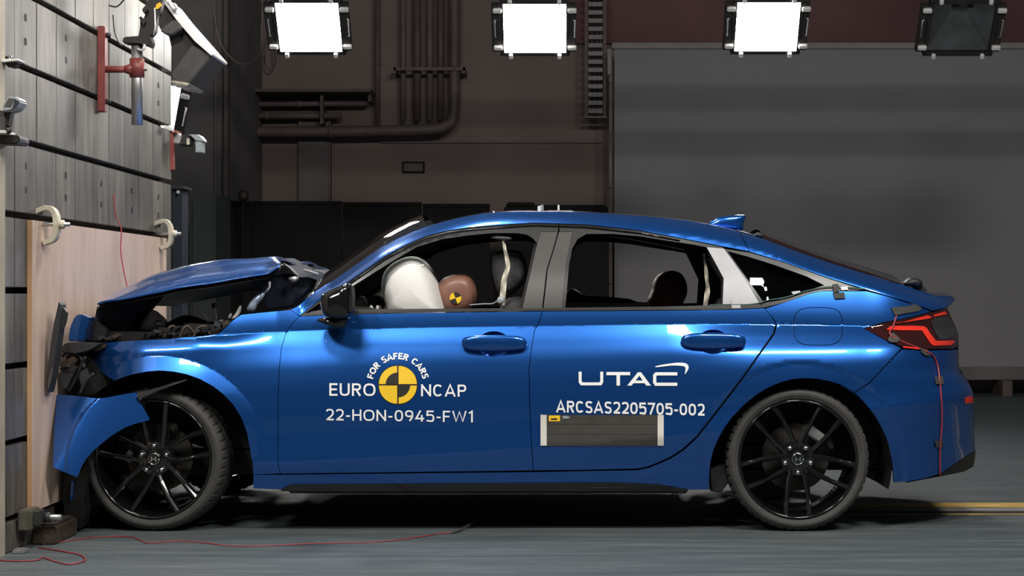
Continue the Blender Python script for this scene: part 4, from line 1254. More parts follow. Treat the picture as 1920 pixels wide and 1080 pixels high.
pillow('white_strap', [(427, 597), (431, 588), (435, 588), (433, 597)], 0.25, 0.012, M['cpillar'], car, smooth_outline=2)
tube('strap_end', [P(409, 603, .3), P(418, 600, .3)], 0.005, M['clip'], car)
for k, x in enumerate((322, 345, 366, 372, 388)):
    pillow('wing_bolt', [(x - 4, 630), (x, 625), (x + 5, 626), (x + 4, 632)], 0.2, 0.012, M[('alu', 'rusty', 'clip')[k % 3]], car, smooth_outline=2)
prism('inner_wing', [(190, 640), (250, 632), (320, 628), (410, 622), (440, 604), (450, 640), (300, 650), (190, 655)], 0.16, 0.2, M['black'], car, 0.003)

rnd = random.Random(11)
for k in range(26):
    fx = rnd.uniform(185, 432)
    fy = float(np.interp(fx, [185, 250, 330, 400, 440], [636, 630, 622, 617, 602])) - rnd.uniform(-3, 9)
    fw, fh = rnd.uniform(3, 10), rnd.uniform(2, 6)
    ang = rnd.uniform(-0.6, 0.6)
    ca, sa = math.cos(ang), math.sin(ang)
    quad = [(fx + (u_ * ca - v_ * sa), fy + (u_ * sa + v_ * ca)) for u_, v_ in ((-fw, -fh), (fw * 0.8, -fh * 0.7), (fw, fh * 0.8), (-fw * 0.7, fh))]
    yy = rnd.uniform(0.11, 0.15)
    prism('engine_fragment', quad, yy, yy + 0.05, M[rnd.choice(('black', 'black', 'darkgrey', 'rusty', 'black', 'alu', 'blackblue', 'darkgrey'))], car, 0.002)
for k in range(3):
    fx = rnd.uniform(210, 420)
    tube('engine_hose', smooth_path([P(fx, 634, .13), P(fx + rnd.uniform(4, 12), 616, .13), P(fx + rnd.uniform(14, 26), 612, .14), P(fx + rnd.uniform(26, 34), 628, .14)], 5), 0.006, M[rnd.choice(('black', 'rusty', 'darkgrey'))], car)
# crushed nose: headlamp, bumper remains
prism('headlamp_shell', [(111, 652), (124, 643), (138, 642), (186, 645), (176, 652), (160, 660), (140, 664), (112, 660)], 0.0, 0.5, M['darkgrey'], car, 0.004)
prism('headlamp_core', [(124, 664), (150, 662), (164, 660), (172, 678), (188, 698), (207, 712), (214, 735), (170, 744), (128, 741), (122, 700)], 0.10, 1.5, M['black'], car, 0.006)
prism('nose_bracket', [(114, 697), (138, 685), (144, 688), (136, 704), (124, 730), (116, 728), (112, 712)], 0.0, 0.06, M['darkgrey'], car, 0.003)
prism('nose_fragment', [(113, 690), (122, 676), (136, 668), (143, 675), (132, 686), (118, 692)], -0.01, 0.05, M['rusty'], car, 0.003)
tube('nose_cable', smooth_path([P(112, 692, -.02), P(122, 686, -.02), P(134, 688, -.02), P(143, 676, -.02)], 5), 0.004, M['blackwire'], car)
for pts, rr, m_ in (([(116, 668), (130, 660), (150, 668), (158, 690)], 0.008, 'darkgrey'), ([(128, 735), (140, 712), (150, 690), (160, 668)], 0.010, 'black'), ([(150, 738), (160, 715), (176, 700)], 0.007, 'darkgrey')):
    tube('crushed_strut', smooth_path([P(a_, b_, 0.03) for a_, b_ in pts], 5), rr, M[m_], car)
prism('crushed_flap', [(146, 700), (160, 690), (168, 708), (152, 724)], 0.03, 0.06, M['darkgrey'], car, 0.002)
prism('crushed_flap', [(172, 650), (200, 645), (196, 652), (178, 660)], 0.08, 0.12, M['rusty'], car, 0.002)
prism('wing_stay', [(164, 664), (170, 672), (171, 690), (166, 688)], 0.15, 0.2, M['rusty'], car, 0.002)
prism('bumper_bracket', [(160, 690), (182, 700), (186, 735), (162, 738)], 0.17, 0.22, M['blackblue'] if 'blackblue' in M else M['black'], car, 0.003)
prism('grille_fragment', [(127, 640), (131, 614), (139, 594), (149, 588), (169, 597), (163, 614), (157, 640)], 0.06, 0.16, M['paint'], car, 0.006)
prism('grille_mesh', [(156, 640), (160, 620), (168, 598), (182, 602), (200, 620), (196, 642)], 0.16, 0.5, M['black'], car, 0.006)
# bumper corner torn off over the wheel
def Dbump(px, py):
    px, py = np.asarray(px, float), np.asarray(py, float)
    xr = 168 - (py - 745) * 0.50
    s = (xr - px) / 430
    k = 0.05
    left = 0.5 * (np.sqrt(s * s + k * k) + s)
    r = np.hypot(px - 290, py - 874)
    return -0.09 + 1.15 * left - 0.55 * s - 0.42 * (py - 740) / 430 - 0.010 * np.clip((168 - r) / 4, 0, 1)
bc = [(107, 740), (130, 741), (160, 744), (174, 746.5), (187, 747), (200, 745.5), (217, 742), (236, 738.5), (255, 736), (261, 748), (267, 762), (281, 787), (268, 791), (255, 794), (236, 801), (220, 810), (205, 820), (190, 832), (174, 846), (160, 862), (152, 876), (145, 895), (122, 886), (100, 876), (100, 850), (102, 800)]
panel('bumper_corner', bc, M['paint'], car, depth=Dbump, step=3.5, flange=0.012, mirror=False)
prism('bumper_underside', [(118, 884), (145, 897), (158, 872), (166, 880), (158, 920), (160, 960), (150, 992), (122, 994), (118, 940)], 0.02, 1.7, M['black'], car, 0.006)
prism('underside_edge', [(134, 902), (138, 903), (135, 938), (130, 940)], 0.0, 0.03, M['paint'], car, 0.002)
prism('arch_liner_strip', [(256, 744), (268, 735), (296, 727), (326, 717), (352, 711), (340, 718), (300, 731), (272, 748), (262, 752)], 0.0, 0.05, M['darkgrey'], car, 0.003)
tube('arch_liner_edge', [P(266, 748, -0.002), P(300, 731, -0.002), P(318, 724, -0.002), P(350, 712, 0.0)], 0.004, M['trim'], car)

# underbody and wheel wells
xa, xb = P(480, 900, 0.1).x, P(1330, 900, 0.1).x
box('underbody', (xa, 0.09, 0.20), (xb, 1.71, 0.30), M['black'], car, 0.01)
box('underbody', (P(170, 0, .3).x, 0.35, 0.22), (xa, 1.45, 0.34), M['black'], car, 0.01)
box('underbody', (xb, 0.35, 0.24), (P(1780, 0, .3).x, 1.45, 0.36), M['black'], car, 0.01)
tube('exhaust_pipe', [(xa, 1.1, 0.18), (0.4, 1.1, 0.17), (xb, 1.2, 0.2), (P(1740, 0, 0.3).x, 1.3, 0.26)], 0.03, M['darkgrey'], car, 12)
box('rocker', (P(540, 0, .06).x, 0.075, 0.165), (P(1290, 0, .06).x, 0.14, 0.24), M['black'], car, 0.006)
for x in (1010, 1090, 1275):
    prism('jacking_point', [(x - 6, 918), (x + 6, 918), (x + 5, 926), (x - 5, 926)], 0.06, 0.09, M['black'], car, 0.002)
def well(cx, cy, r, a0, a1, name, side=1):
    vs, fs = [], []
    n = 28
    for i in range(n + 1):
        a = a0 + (a1 - a0) * i / n
        for yy in (0.035, 0.20, 0.36):
            p = P(cx + r * math.cos(a), cy - r * math.sin(a), 0.03)
            vs.append((p.x, yy if side > 0 else 2 * YC - yy, p.z))
    for i in range(n):
        for k in range(2):
            q = i * 3 + k
            fs.append((q, q + 1, q + 4, q + 3))
    c0 = len(vs)
    cc = P(cx, cy - 40, 0.03)
    vs.append((cc.x, 0.36 if side > 0 else 2 * YC - 0.36, cc.z))
    for i in range(n):
        fs.append((i * 3 + 2, i * 3 + 5, c0))
    return mesh_obj(name, vs, fs, M['black'], car, smooth=False)
for sd in (1, -1):
    well(299, 874, 181, -0.1, 2.9, 'wheel_well', sd)
    well(1502, 876, 170, -0.25, 3.4, 'wheel_well', sd)

prism('mud_flap', [(1331, 880), (1360, 870), (1366, 905), (1352, 924), (1331, 921)], 0.10, 0.36, M['black'], car, 0.004)
prism('suspension_arm', [(1392, 870), (1480, 850), (1500, 905), (1470, 940), (1400, 935)], 0.36, 0.75, M['black'], car, 0.01)
# ------------------------------------------------------------------ wheels
def lathe(bm, prof, cx, cy0, cz, seg, close=False, rmod=None):
    rings = []
    for j, (r, dy) in enumerate(prof):
        ring = []
        for k in range(seg):
            a = 2 * math.pi * k / seg
            rr = r + (rmod(j, k) if rmod else 0)
            ring.append(bm.verts.new((cx + rr * math.cos(a), cy0 + dy, cz + rr * math.sin(a))))
        rings.append(ring)
    for a, b in zip(rings, rings[1:]):
        for k in range(seg):
            bm.faces.new((a[k], a[(k + 1) % seg], b[(k + 1) % seg], b[k]))
    return rings

def wheel(px, yface, rot, cal, steer=0.0):
    R = 0.3175
    d = ZC + yface
    C = Vector(((px - CX) * d / F, yface, R))
    root = empty('wheel', C, car)
    x, y, z = C
    # tyre
    prof = [(0.255, 0.03), (0.2605, 0.014), (0.268, 0.006), (0.280, 0.001), (0.282, -0.0005), (0.292, -0.0005), (0.294, 0.001), (0.304, 0.008), (0.3125, 0.020), (0.3155, 0.034), (0.317, 0.048), (0.3175, 0.082), (0.3105, 0.083), (0.3105, 0.092), (0.3175, 0.093), (0.3175, 0.142), (0.3105, 0.143), (0.3105, 0.152), (0.3175, 0.153), (0.317, 0.187), (0.3125, 0.215), (0.304, 0.227), (0.28, 0.232), (0.255, 0.22)]
    bm = bmesh.new()
    lathe(bm, prof, x, y, z, 200, rmod=lambda j, k: -0.0055 if (k % 4 == 0 and (j in (8, 9, 10) or j in (18, 19, 20))) else (-0.004 if (k % 4 == 2 and j in (13,)) else 0))
    bm_obj('tyre', bm, M['rubber'], root, smooth=False)
    for sgn in (0, 1):                                            # raised sidewall marks
        for k in range(9):
            a = rot + 1.9 + sgn * math.pi + k * 0.055
            bm = bmesh.new()
            mt = Matrix.Translation((x, y, z)) @ Matrix.Rotation(-a, 4, 'Y')
            add_box(bm, (0.282, -0.0018, -0.005), (0.293, 0.002, 0.005), mt)
            bm_obj('sidewall_mark', bm, M['rubbermark'] if 'rubbermark' in M else M['rubber'], root)
    bm = bmesh.new()
    lathe(bm, [(0.2585, 0.016), (0.2625, 0.007), (0.2590, 0.002), (0.2535, 0.004), (0.2500, 0.014), (0.2440, 0.030), (0.2360, 0.090), (0.2340, 0.21), (0.246, 0.225)], x, y, z, 96)
    bm_obj('rim', bm, M['wheel'], root, smooth=True)
    bm = bmesh.new()
    rg = lathe(bm, [(0.0005, 0.026), (0.034, 0.026), (0.052, 0.030), (0.074, 0.030), (0.080, 0.038), (0.082, 0.075)], x, y, z, 40)
    bm_obj('hub', bm, M['wheel'], root, smooth=False, bevel=0)
    for k in range(5):
        a = rot + k * 2 * math.pi / 5
        for s in (-1, 1):
            bm = bmesh.new()
            mt = Matrix.Translation((x, y, z)) @ Matrix.Rotation(-a, 4, 'Y')
            sec = [(0.045, 0.026, 0.013, 0.030), (0.10, 0.038, 0.0125, 0.022), (0.17, 0.047, 0.0105, 0.012), (0.247, 0.052, 0.0125, 0.012)]
            rings = []
            for u, v, hw, dy in sec:
                rings.append([bm.verts.new(mt @ Vector(q)) for q in ((u, dy + 0.007, s * v - hw), (u, dy, s * v - hw * 0.35), (u, dy, s * v + hw * 0.35), (u, dy + 0.007, s * v + hw), (u, dy + 0.045, s * v + hw * 0.8), (u, dy + 0.045, s * v - hw * 0.8))])
            for aa, bb in zip(rings, rings[1:]):
                for q in range(6):
                    bm.faces.new((aa[q], aa[(q + 1) % 6], bb[(q + 1) % 6], bb[q]))
            bm.faces.new(rings[0]); bm.faces.new(rings[-1][::-1])
            bm_obj('spoke', bm, M['wheel'], root)
        c = Vector((x + 0.059 * math.cos(a), y, z + 0.059 * math.sin(a)))
        tube('lug_nut', [c + Vector((0, 0.034, 0)), c + Vector((0, 0.016, 0)), c + Vector((0, 0.010, 0))], [0.0105, 0.0105, 0.006], M['chrome'], root, 10)
    tube('centre_cap', [C + Vector((0, 0.03, 0)), C + Vector((0, 0.020, 0)), C + Vector((0, 0.017, 0))], [0.031, 0.031, 0.027], M['wheel'], root, 28)
    ringp = [C + Vector((0.024 * math.cos(t), 0.0165, 0.024 * math.sin(t))) for t in np.linspace(0, 2 * math.pi, 25)]
    tube('cap_ring', ringp, 0.0016, M['chrome'], root, 6)
    bm = bmesh.new()                                              # emblem: two uprights and a bar
    for lo, hi in (((-.012, .0145, -.011), (-.007, .018, .011)), ((.007, .0145, -.011), (.012, .018, .011)), ((-.008, .0145, -.002), (.008, .018, .002))):
        add_box(bm, C + Vector(lo), C + Vector(hi))
    bm_obj('cap_emblem', bm, M['chrome'], root)
    # brake
    bm = bmesh.new()
    lathe(bm, [(0.02, 0.085), (0.078, 0.085), (0.080, 0.105), (0.150, 0.107), (0.150, 0.125), (0.08, 0.127)], x, y, z, 48)
    bm_obj('brake_disc', bm, M['disc'], root, smooth=False)
    for (ca, cr, w_, h_, m_) in cal:
        mt = Matrix.Translation((x, y, z)) @ Matrix.Rotation(-ca, 4, 'Y')
        bm = bmesh.new()
        add_box(bm, (cr - w_ / 2, 0.068, -h_ / 2), (cr + w_ / 2, 0.14, h_ / 2), mt)
        bm_obj('brake_caliper', bm, M[m_], root, bevel=0.008)
    root.rotation_euler.z = steer
    return root

def copy_tree(o, parent):
    c = o.copy()
    COL.objects.link(c)
    c.parent = parent
    for ch in list(o.children):
        copy_tree(ch, c)
    return c
dn = -math.pi / 2
wr = wheel(1497, 0.045, dn, [(0.93, 0.135, 0.045, 0.10, 'alu'), (0.42, 0.16, 0.03, 0.06, 'disc')])
wf = wheel(286, 0.05, math.pi / 2, [(math.pi - 0.05, 0.13, 0.03, 0.05, 'alu'), (1.2, 0.15, 0.04, 0.07, 'disc')], steer=math.radians(-5))
for wsrc in (wr, wf):
    c = copy_tree(wsrc, car)
    c.location.y = -wsrc.location.y
    c.rotation_euler.z = math.pi - wsrc.rotation_euler.z
tube('axle_beam', [(wr.location.x, 0.3, 0.32), (wr.location.x, 1.5, 0.32)], 0.04, M['black'], car, 12)
tube('axle_beam', [(wf.location.x, 0.3, 0.30), (wf.location.x, 1.5, 0.30)], 0.04, M['black'], car, 12)

# ------------------------------------------------------------------ door mirror
ym = -0.075
mir = pillow('door_mirror', [(603, 556), (612, 548), (626, 541), (640, 535.5), (651, 531), (659, 534), (661.5, 550), (661, 580), (658, 592), (645, 598), (625, 598), (610, 592), (604, 578)], ym, 0.085, M['blackgloss'], car, power=0.28, smooth_outline=3)
pillow('mirror_foot', [(594, 600), (606, 595), (630, 594), (655, 594), (657, 600), (652, 612), (640, 617), (622, 613), (606, 607)], -0.02, 0.075, M['blackgloss'], mir, power=0.4, smooth_outline=3)
panel('mirror_rim', [(656, 536), (659, 536), (661, 552), (660.5, 578), (657, 588), (654, 580), (655, 555)], M['trim'], mir, depth=lambda a, b: np.full(np.shape(a), ym - 0.07), step=6, flange=0.1, mirror=False)
p = P(640, 560, ym)
box('repeater_lamp', (P(629, 0, ym).x, ym - 0.082, P(0, 563, ym).z), (P(638, 0, ym).x, ym - 0.074, P(0, 559.5, ym).z), M['clampyellow'] if 'clampyellow' in M else M['belt'], mir, 0.001)
mv = mir.copy(); mv.data = mir.data.copy()
for v in mv.data.vertices: v.co.y = -v.co.y
mv.data.flip_normals(); COL.objects.link(mv)

# ------------------------------------------------------------------ writing on the doors
def flat_decal(name, V2, faces, m, parent, off=-0.003):
    W = Pv(V2[:, 0], V2[:, 1], D(V2[:, 0], V2[:, 1]) + off)
    fs = []
    for f in faces:
        a, b, c = W[f[0]], W[f[1]], W[f[2]]
        fs.append(f if np.cross(b - a, c - a)[1] < 0 else f[::-1])
    return mesh_obj(name, [tuple(v) for v in W], fs, m, parent)

def _ar(cx, cy, rx, ry, a0, a1, n=18, e=2.5):
    out = []
    for t in np.linspace(a0, a1, n):
        c, q = math.cos(t), math.sin(t)
        out.append((cx + rx * math.copysign(abs(c) ** (2 / e), c), cy + ry * math.copysign(abs(q) ** (2 / e), q)))
    return out
def _cm(pts, n=5):
    return [(p.x, p.y) for p in smooth_path([Vector((x, y, 0)) for x, y in pts], n)]
def glyph(ch, t):
    """strokes of a plain technical sans: (width, list of polylines) in a box of height 1"""
    h = t / 2
    pi = math.pi
    if ch == 'E': w = .62; S = [[(w, 1 - h), (h, 1 - h), (h, h), (w, h)], [(h, .51), (w * .92, .51)]]
    elif ch == 'F': w = .60; S = [[(w, 1 - h), (h, 1 - h), (h, 0)], [(h, .49), (w * .9, .49)]]
    elif ch == 'H': w = .76; S = [[(h, 0), (h, 1)], [(w - h, 0), (w - h, 1)], [(h, .51), (w - h, .51)]]
    elif ch == 'N': w = .80; S = [[(h, 0), (h, 1)], [(h, 1 - h), (w - h, h)], [(w - h, 0), (w - h, 1)]]
    elif ch == 'W': w = 1.22; S = [[(h, 1), (.27 * w, h), (.5 * w, 1 - h), (.73 * w, h), (w - h, 1)]]
    elif ch == 'U': w = .76; S = [[(h, 1)] + _ar(w / 2, .36, w / 2 - h, .36 - h, pi, 2 * pi) + [(w - h, 1)]]
    elif ch in 'O': w = .92; S = [_ar(w / 2, .5, w / 2 - h, .5 - h, 0, 2 * pi, 40)]
    elif ch == '0': w = .70; S = [_ar(w / 2, .5, w / 2 - h, .5 - h, 0, 2 * pi, 36)]
    elif ch == 'C': w = .76; S = [_ar(w * .5, .5, w * .5 - h, .5 - h, .70, 2 * pi - .70, 30)]
    elif ch == 'A': w = .86; S = [[(h * .7, 0), (w / 2, 1 - h * .3), (w - h * .7, 0)], [(.22 * w, .29), (.78 * w, .29)]]
    elif ch == 'P': w = .68; S = [[(h, 0), (h, 1 - h), (w * .55, 1 - h)] + _ar(w * .58, .70, w * .42 - h, .30 - h, pi / 2, -pi / 2)[1:] + [(h, .40 + h)]]
    elif ch == 'R': w = .70; S = [[(h, 0), (h, 1 - h), (w * .55, 1 - h)] + _ar(w * .56, .72, w * .42 - h, .28 - h, pi / 2, -pi / 2)[1:] + [(h, .44 + h)], [(w * .5, .46), (w - h, 0)]]
    elif ch == 'S': w = .66; S = [_cm([(w - h, .83), (w * .75, 1 - h), (w * .3, 1 - h), (h, .76), (w * .28, .55), (w * .72, .46), (w - h, .24), (w * .72, h), (w * .25, h), (h * .8, .17)])]
    elif ch == '2': w = .66; S = [_cm([(h, .80), (w * .25, 1 - h), (w * .70, 1 - h), (w - h, .74), (w * .80, .48), (w * .4, .22), (h, h)]), [(h * .6, h), (w, h)]]
    elif ch == '9': w = .68; S = [_ar(w / 2, .69, w / 2 - h, .31 - h, 0, 2 * pi, 30), _cm([(w - h, .69), (w - h * 1.1, .42), (w * .55, h * .6)])]
    elif ch == '4': w = .74; S = [[(w * .60, 1), (h, .27), (w, .27)], [(w * .74, .60), (w * .74, 0)]]
    elif ch == '5': w = .68; S = [[(w * .92, 1 - h), (w * .16, 1 - h), (w * .12, .53)], _cm([(w * .12, .55), (w * .45, .62), (w * .82, .54), (w - h, .32), (w * .78, .08), (w * .42, h), (h * .6, .11)])]
    elif ch == '7': w = .66; S = [[(0, 1 - h), (w - h * .8, 1 - h), (w * .34, 0)]]
    elif ch == '1': w = .34; S = [[(h * .3, .80), (w - h, 1 - h * .3), (w - h, 0)]]
    elif ch == '-': w = .38; S = [[(.02, .40), (w - .02, .40)]]
    else: w = .40; S = []
    return w, S
def stroke_quads(line, t):
    L = [np.array(p, float) for p in line]
    n = len(L)
    closed = np.hypot(*(L[0] - L[-1])) < 1e-6
    left, right = [], []
    for i in range(n):
        a_ = L[i] - L[i - 1] if i > 0 else (L[0] - L[-2] if closed else L[1] - L[0])
        b_ = L[i + 1] - L[i] if i < n - 1 else (L[1] - L[0] if closed else L[-1] - L[-2])
        a_, b_ = a_ / (np.hypot(*a_) + 1e-9), b_ / (np.hypot(*b_) + 1e-9)
        na, nb = np.array((-a_[1], a_[0])), np.array((-b_[1], b_[0]))
        m_ = na + nb
        m_ = m_ / max(0.45, np.dot(m_, m_) / 2)
        left.append(L[i] + m_ * t / 2)
        right.append(L[i] - m_ * t / 2)
    return left, right
def word_mesh(s_, t, gap=0.17):
    V, Fc, x = [], [], 0.0
    for ch in s_:
        w_, S = glyph(ch, t)
        for ln in S:
            l_, r_ = stroke_quads(ln, t)
            b_ = len(V)
            for p_, q_ in zip(l_, r_):
                V += [(x + p_[0], p_[1]), (x + q_[0], q_[1])]
            Fc += [(b_ + 2 * i, b_ + 2 * i + 1, b_ + 2 * i + 3, b_ + 2 * i + 2) for i in range(len(l_) - 1)]
        x += w_ + gap
    return np.array(V), Fc, x - gap
def word(s_, x0, x1, ytop, ybase, m, parent, t=0.15, slant=0.0, gap=0.17):
    V, Fc, wd = word_mesh(s_, t, gap)
    hx = V[:, 0] / wd
    return flat_decal('lettering', np.stack([x0 + hx * (x1 - x0), ybase - V[:, 1] * (ybase - ytop) + slant * hx], -1), Fc, m, parent)
word('EURO', 617.5, 704, 718.5, 742, M['white'], fdoor, 0.15, 0.6)
word('NCAP', 789.5, 874, 720.5, 743, M['white'], fdoor, 0.15, 0.8)
word('22-HON-0945-FW1', 611, 886.5, 767, 788, M['white'], fdoor, 0.14, 4.0)
word('ARCSAS2205705-002', 1043, 1321, 751, 773, M['white'], rdoor, 0.17, 6.5, 0.14)
arc_s = 'FOR SAFER CARS'
tot = word_mesh(arc_s, 0.2, 0.2)[2]
a0, a1 = math.radians(167), math.radians(13)
u = 0
for ch in arc_s:
    w_ = glyph(ch, 0.2)[0]
    if ch != ' ':
        V, Fc, wd = word_mesh(ch, 0.21)
        am = a0 + (a1 - a0) * (u + w_ / 2) / tot
        lx, ly = (V[:, 0] - w_ / 2) * 13.2, V[:, 1] * 12.0
        rr = 47.5
        px = 746 + (rr + ly) * math.cos(am) + lx * math.sin(am)
        py = 721 - ((rr + ly) * math.sin(am) - lx * math.cos(am))
        flat_decal('arched_lettering', np.stack([px, py], -1), Fc, M['white'], fdoor)
    u += w_ + 0.2
def disc_pts(cx, cy, r, a0=0, a1=2 * math.pi, n=48, centre=True):
    pts = [(cx + r * math.cos(a), cy - r * math.sin(a)) for a in np.linspace(a0, a1, n)]
    return np.array(([(cx, cy)] if centre else []) + pts)
def sector(name, cx, cy, r, a0, a1, m, off, parent=None):
    V = disc_pts(cx, cy, r, a0, a1, 40)
    return flat_decal(name, V, [(0, i, i + 1) for i in range(1, 40)], m, parent or fdoor, off)
sector('roundel_edge', 746, 721.5, 37.2, 0, 2 * math.pi, M['decalblack'], -0.0025)
for k in range(4):
    g = 1.4
    sx, sy = (1, -1, -1, 1)[k], (-1, -1, 1, 1)[k]
    sector('roundel_quarter', 746 + sx * g, 721.5 + sy * g, 34.0, k * math.pi / 2, (k + 1) * math.pi / 2, M['yellow'], -0.0035)
sector('roundel_mark', 745.5, 721, 22.5, math.pi / 2, math.pi, M['decalblack'], -0.0045)
sector('roundel_mark', 746.5, 722, 22.5, -math.pi / 2, 0, M['decalblack'], -0.0045)
# four-letter mark with the swoosh on the rear door
def poly_decal(name, poly, m, parent, off=-0.003, holes=()):
    return panel(name, poly, m, parent, off=off, step=7, flange=0, mirror=False, holes=holes)
W_ = M['white']
poly_decal('brand_letter', [(1085, 697), (1090.5, 697), (1090.5, 714), (1092.5, 717), (1124, 717), (1125.5, 714), (1125.5, 697), (1131, 697), (1131, 716.5), (1127.5, 722.5), (1089, 722.5), (1085, 717)], W_, rdoor)
poly_decal('brand_letter', [(1137, 697.5), (1181.5, 697.5), (1181.5, 703.5), (1162.5, 703.5), (1162.5, 723), (1156, 723), (1156, 703.5), (1137, 703.5)], W_, rdoor)
poly_decal('brand_letter', [(1176, 723), (1196, 698), (1202, 698), (1220.5, 723), (1212, 723), (1208.5, 718.5), (1187.5, 718.5), (1184, 723)], W_, rdoor, holes=[[(1191.5, 713.5), (1199, 704.5), (1205, 713.5)]])
poly_decal('brand_letter', [(1229, 698), (1270, 698), (1270, 704), (1231.5, 704), (1230.5, 706), (1230.5, 716), (1231.5, 717.5), (1270, 717.5), (1270, 723.5), (1228.5, 723.5), (1224.5, 718), (1224.5, 703)], W_, rdoor)
poly_decal('brand_swoosh', spline_closed([(1230, 688.5), (1231, 686.2), (1250, 682.5), (1272, 680), (1286, 681.5), (1291, 687), (1290, 693), (1284, 702), (1285.5, 691), (1281, 686.5), (1262, 685.3), (1245, 686.8)], 3), W_, rdoor)
# label plate on the rear door
poly_decal('label_plate', [(1016, 778), (1242, 778), (1242, 836), (1016, 836)], M['magnet'], rdoor, -0.004)
poly_decal('label_strip', [(1013.5, 777.5), (1025, 778), (1025, 835.5), (1013.5, 835.5)], M['cream'], rdoor, -0.006)
poly_decal('label_strip', [(1233, 778), (1244.5, 778), (1244.5, 835.5), (1233, 835.5)], M['cream'], rdoor, -0.006)
poly_decal('label_tag', [(1029, 779), (1050, 779), (1050, 790), (1029, 790)], M['yellow'], rdoor, -0.006)
poly_decal('label_mark', [(1033, 784.5), (1043, 784), (1046, 786), (1043, 787), (1033, 787)], M['decalblack'], rdoor, -0.0075)
poly_decal('label_mark', [(1054, 780), (1062, 779.5), (1069, 782), (1066, 785), (1056, 785)], M['device'], rdoor, -0.006)
for yy in (794.5, 813.5):
    poly_decal('label_line', [(1028, yy), (1232, yy), (1232, yy + 1.0), (1028, yy + 1.0)], M['darkgrey'], rdoor, -0.005)

# ================================================================== INTERIOR
dash = prism('dashboard', [(560, 592), (610, 580), (660, 575), (700, 578), (720, 590), (715, 650), (560, 650)], 0.2, 1.6, M['interior'], car, 0.01)
prism('dash_vent', [(664, 560), (676, 554), (684, 560), (686, 580), (664, 582)], 0.35, 0.45, M['interior'], car, 0.006)
prism('instrument_hood', [(690, 560), (708, 552), (716, 560), (714, 580), (690, 582)], 0.42, 0.6, M['interior'], car, 0.006)
for x, m in ((696, 'clip'), (708, 'clip'), (712, 'rusty')):
    pillow('dash_fragment', [(x - 4, 580), (x - 1, 572), (x + 3, 575), (x + 5, 581)], 0.3, 0.01, M[m], car, smooth_outline=2)
ab = pillow('front_airbag', [(719, 550), (718, 532), (723, 511), (738, 494), (760, 483), (778, 481), (795, 488), (810, 505), (822, 527), (831, 552), (838, 580), (838, 605), (780, 612), (738, 600), (727, 575)], 0.52, 0.30, M['airbag'], car, power=0.42, rings=16)
tube('airbag_seam', smooth_path([P(728, 568, .30), P(727, 545, .30), P(738, 521, .30), P(765, 503, .30), (P(795, 497, .30))], 6), 0.004, M['airbag'], ab, 6)
def seat(x, yc):
    s_ = empty('front_seat', P(x, 640, yc), car)
    pillow('seat_back', [(x - 45, 700), (x - 30, 620), (x - 16, 578), (x - 5, 560), (x + 28, 556), (x + 50, 575), (x + 50, 640), (x + 30, 720), (x - 30, 730)], yc, 0.25, M['seat'], s_, power=0.3)
    pillow('headrest', [(x - 30, 482), (x - 22, 472), (x + 5, 468), (x + 25, 474), (x + 34, 492), (x + 36, 518), (x + 22, 540), (x + 2, 555), (x - 14, 556), (x - 24, 535), (x - 30, 508)], yc, 0.13, M['seat'], s_, power=0.35)
    pillow('seat_cushion', [(x - 150, 720), (x - 140, 695), (x - 60, 700), (x - 20, 720), (x - 20, 760), (x - 140, 760)], yc, 0.25, M['seat'], s_, power=0.3)
    for dy in (-0.06, 0.06):
        tube('headrest_post', [P(x, 550, yc + dy), P(x + 4, 600, yc + dy)], 0.007, M['steel'], s_)
seat(953, 0.50)
seat(953, 1.30)
rs = empty('rear_seat', P(1350, 640, YC), car)
prism('bench_back', [(1330, 600), (1372, 578), (1410, 582), (1400, 700), (1320, 720)], 0.25, 1.55, M['seat'], rs, 0.02)
prism('bench_cushion', [(1180, 720), (1330, 700), (1330, 760), (1180, 760)], 0.25, 1.55, M['seat'], rs, 0.02)
for yy in (0.55, 1.25):
    pillow('headrest', [(1340, 585), (1345, 562), (1362, 555), (1380, 562), (1384, 585)], yy, 0.12, M['seat'], rs, power=0.35)
pillow('window_reflection_blob', [(1397, 540), (1399, 517), (1412, 514), (1428, 516), (1437, 526), (1437, 536)], 0.5, 0.1, M['airbag'], car, smooth_outline=3)  # added white form standing in for the quarter window's reflection
# seat belts
def webbing(name, pts, y, wpx, parent):
    vs, fs = [], []
    path = smooth_path([P(a, b, y) for a, b in pts], 6)
    n = len(path)
    for i, p in enumerate(path):
        t_ = (path[min(i + 1, n - 1)] - path[max(i - 1, 0)]).normalized()
        s_ = Vector((-t_.z, 0, t_.x))
        ww = wpx[0] + (wpx[1] - wpx[0]) * min(1, i / n * 1.4)
        hw = ww * (ZC + y) / F / 2
        tw = 0.012 * math.sin(i * 0.5)
        for k, yy in ((-1, -0.001), (1, -0.001), (1, 0.001), (-1, 0.001)):
            q = p + s_ * hw * k
            vs.append((q.x, q.y + yy + tw * k, q.z))
    for i in range(n - 1):
        for k in range(4):
            fs.append((4 * i + k, 4 * i + (k + 1) % 4, 4 * i + 4 + (k + 1) % 4, 4 * i + 4 + k))
    return mesh_obj(name, vs, fs, M['belt'], parent)
webbing('seat_belt', [(945, 446), (946, 465), (950, 482), (952, 500), (947, 518), (944, 535), (943, 552), (940, 572)], 0.26, (5, 11), car)
pillow('belt_anchor', [(920, 446), (930, 443), (955, 444), (960, 448), (955, 451), (935, 450)], 0.26, 0.015, M['darkgrey'], car, smooth_outline=2)
pillow('belt_buckle', [(931, 566), (935, 556), (944, 558), (946, 565), (938, 571)], 0.24, 0.012, M['device'], car, smooth_outline=2)
tube('belt_wire', smooth_path([P(880, 572, .25), P(905, 570, .25), P(925, 569, .25), P(935, 560, .25)], 5), 0.003, M['device'], car, 6)
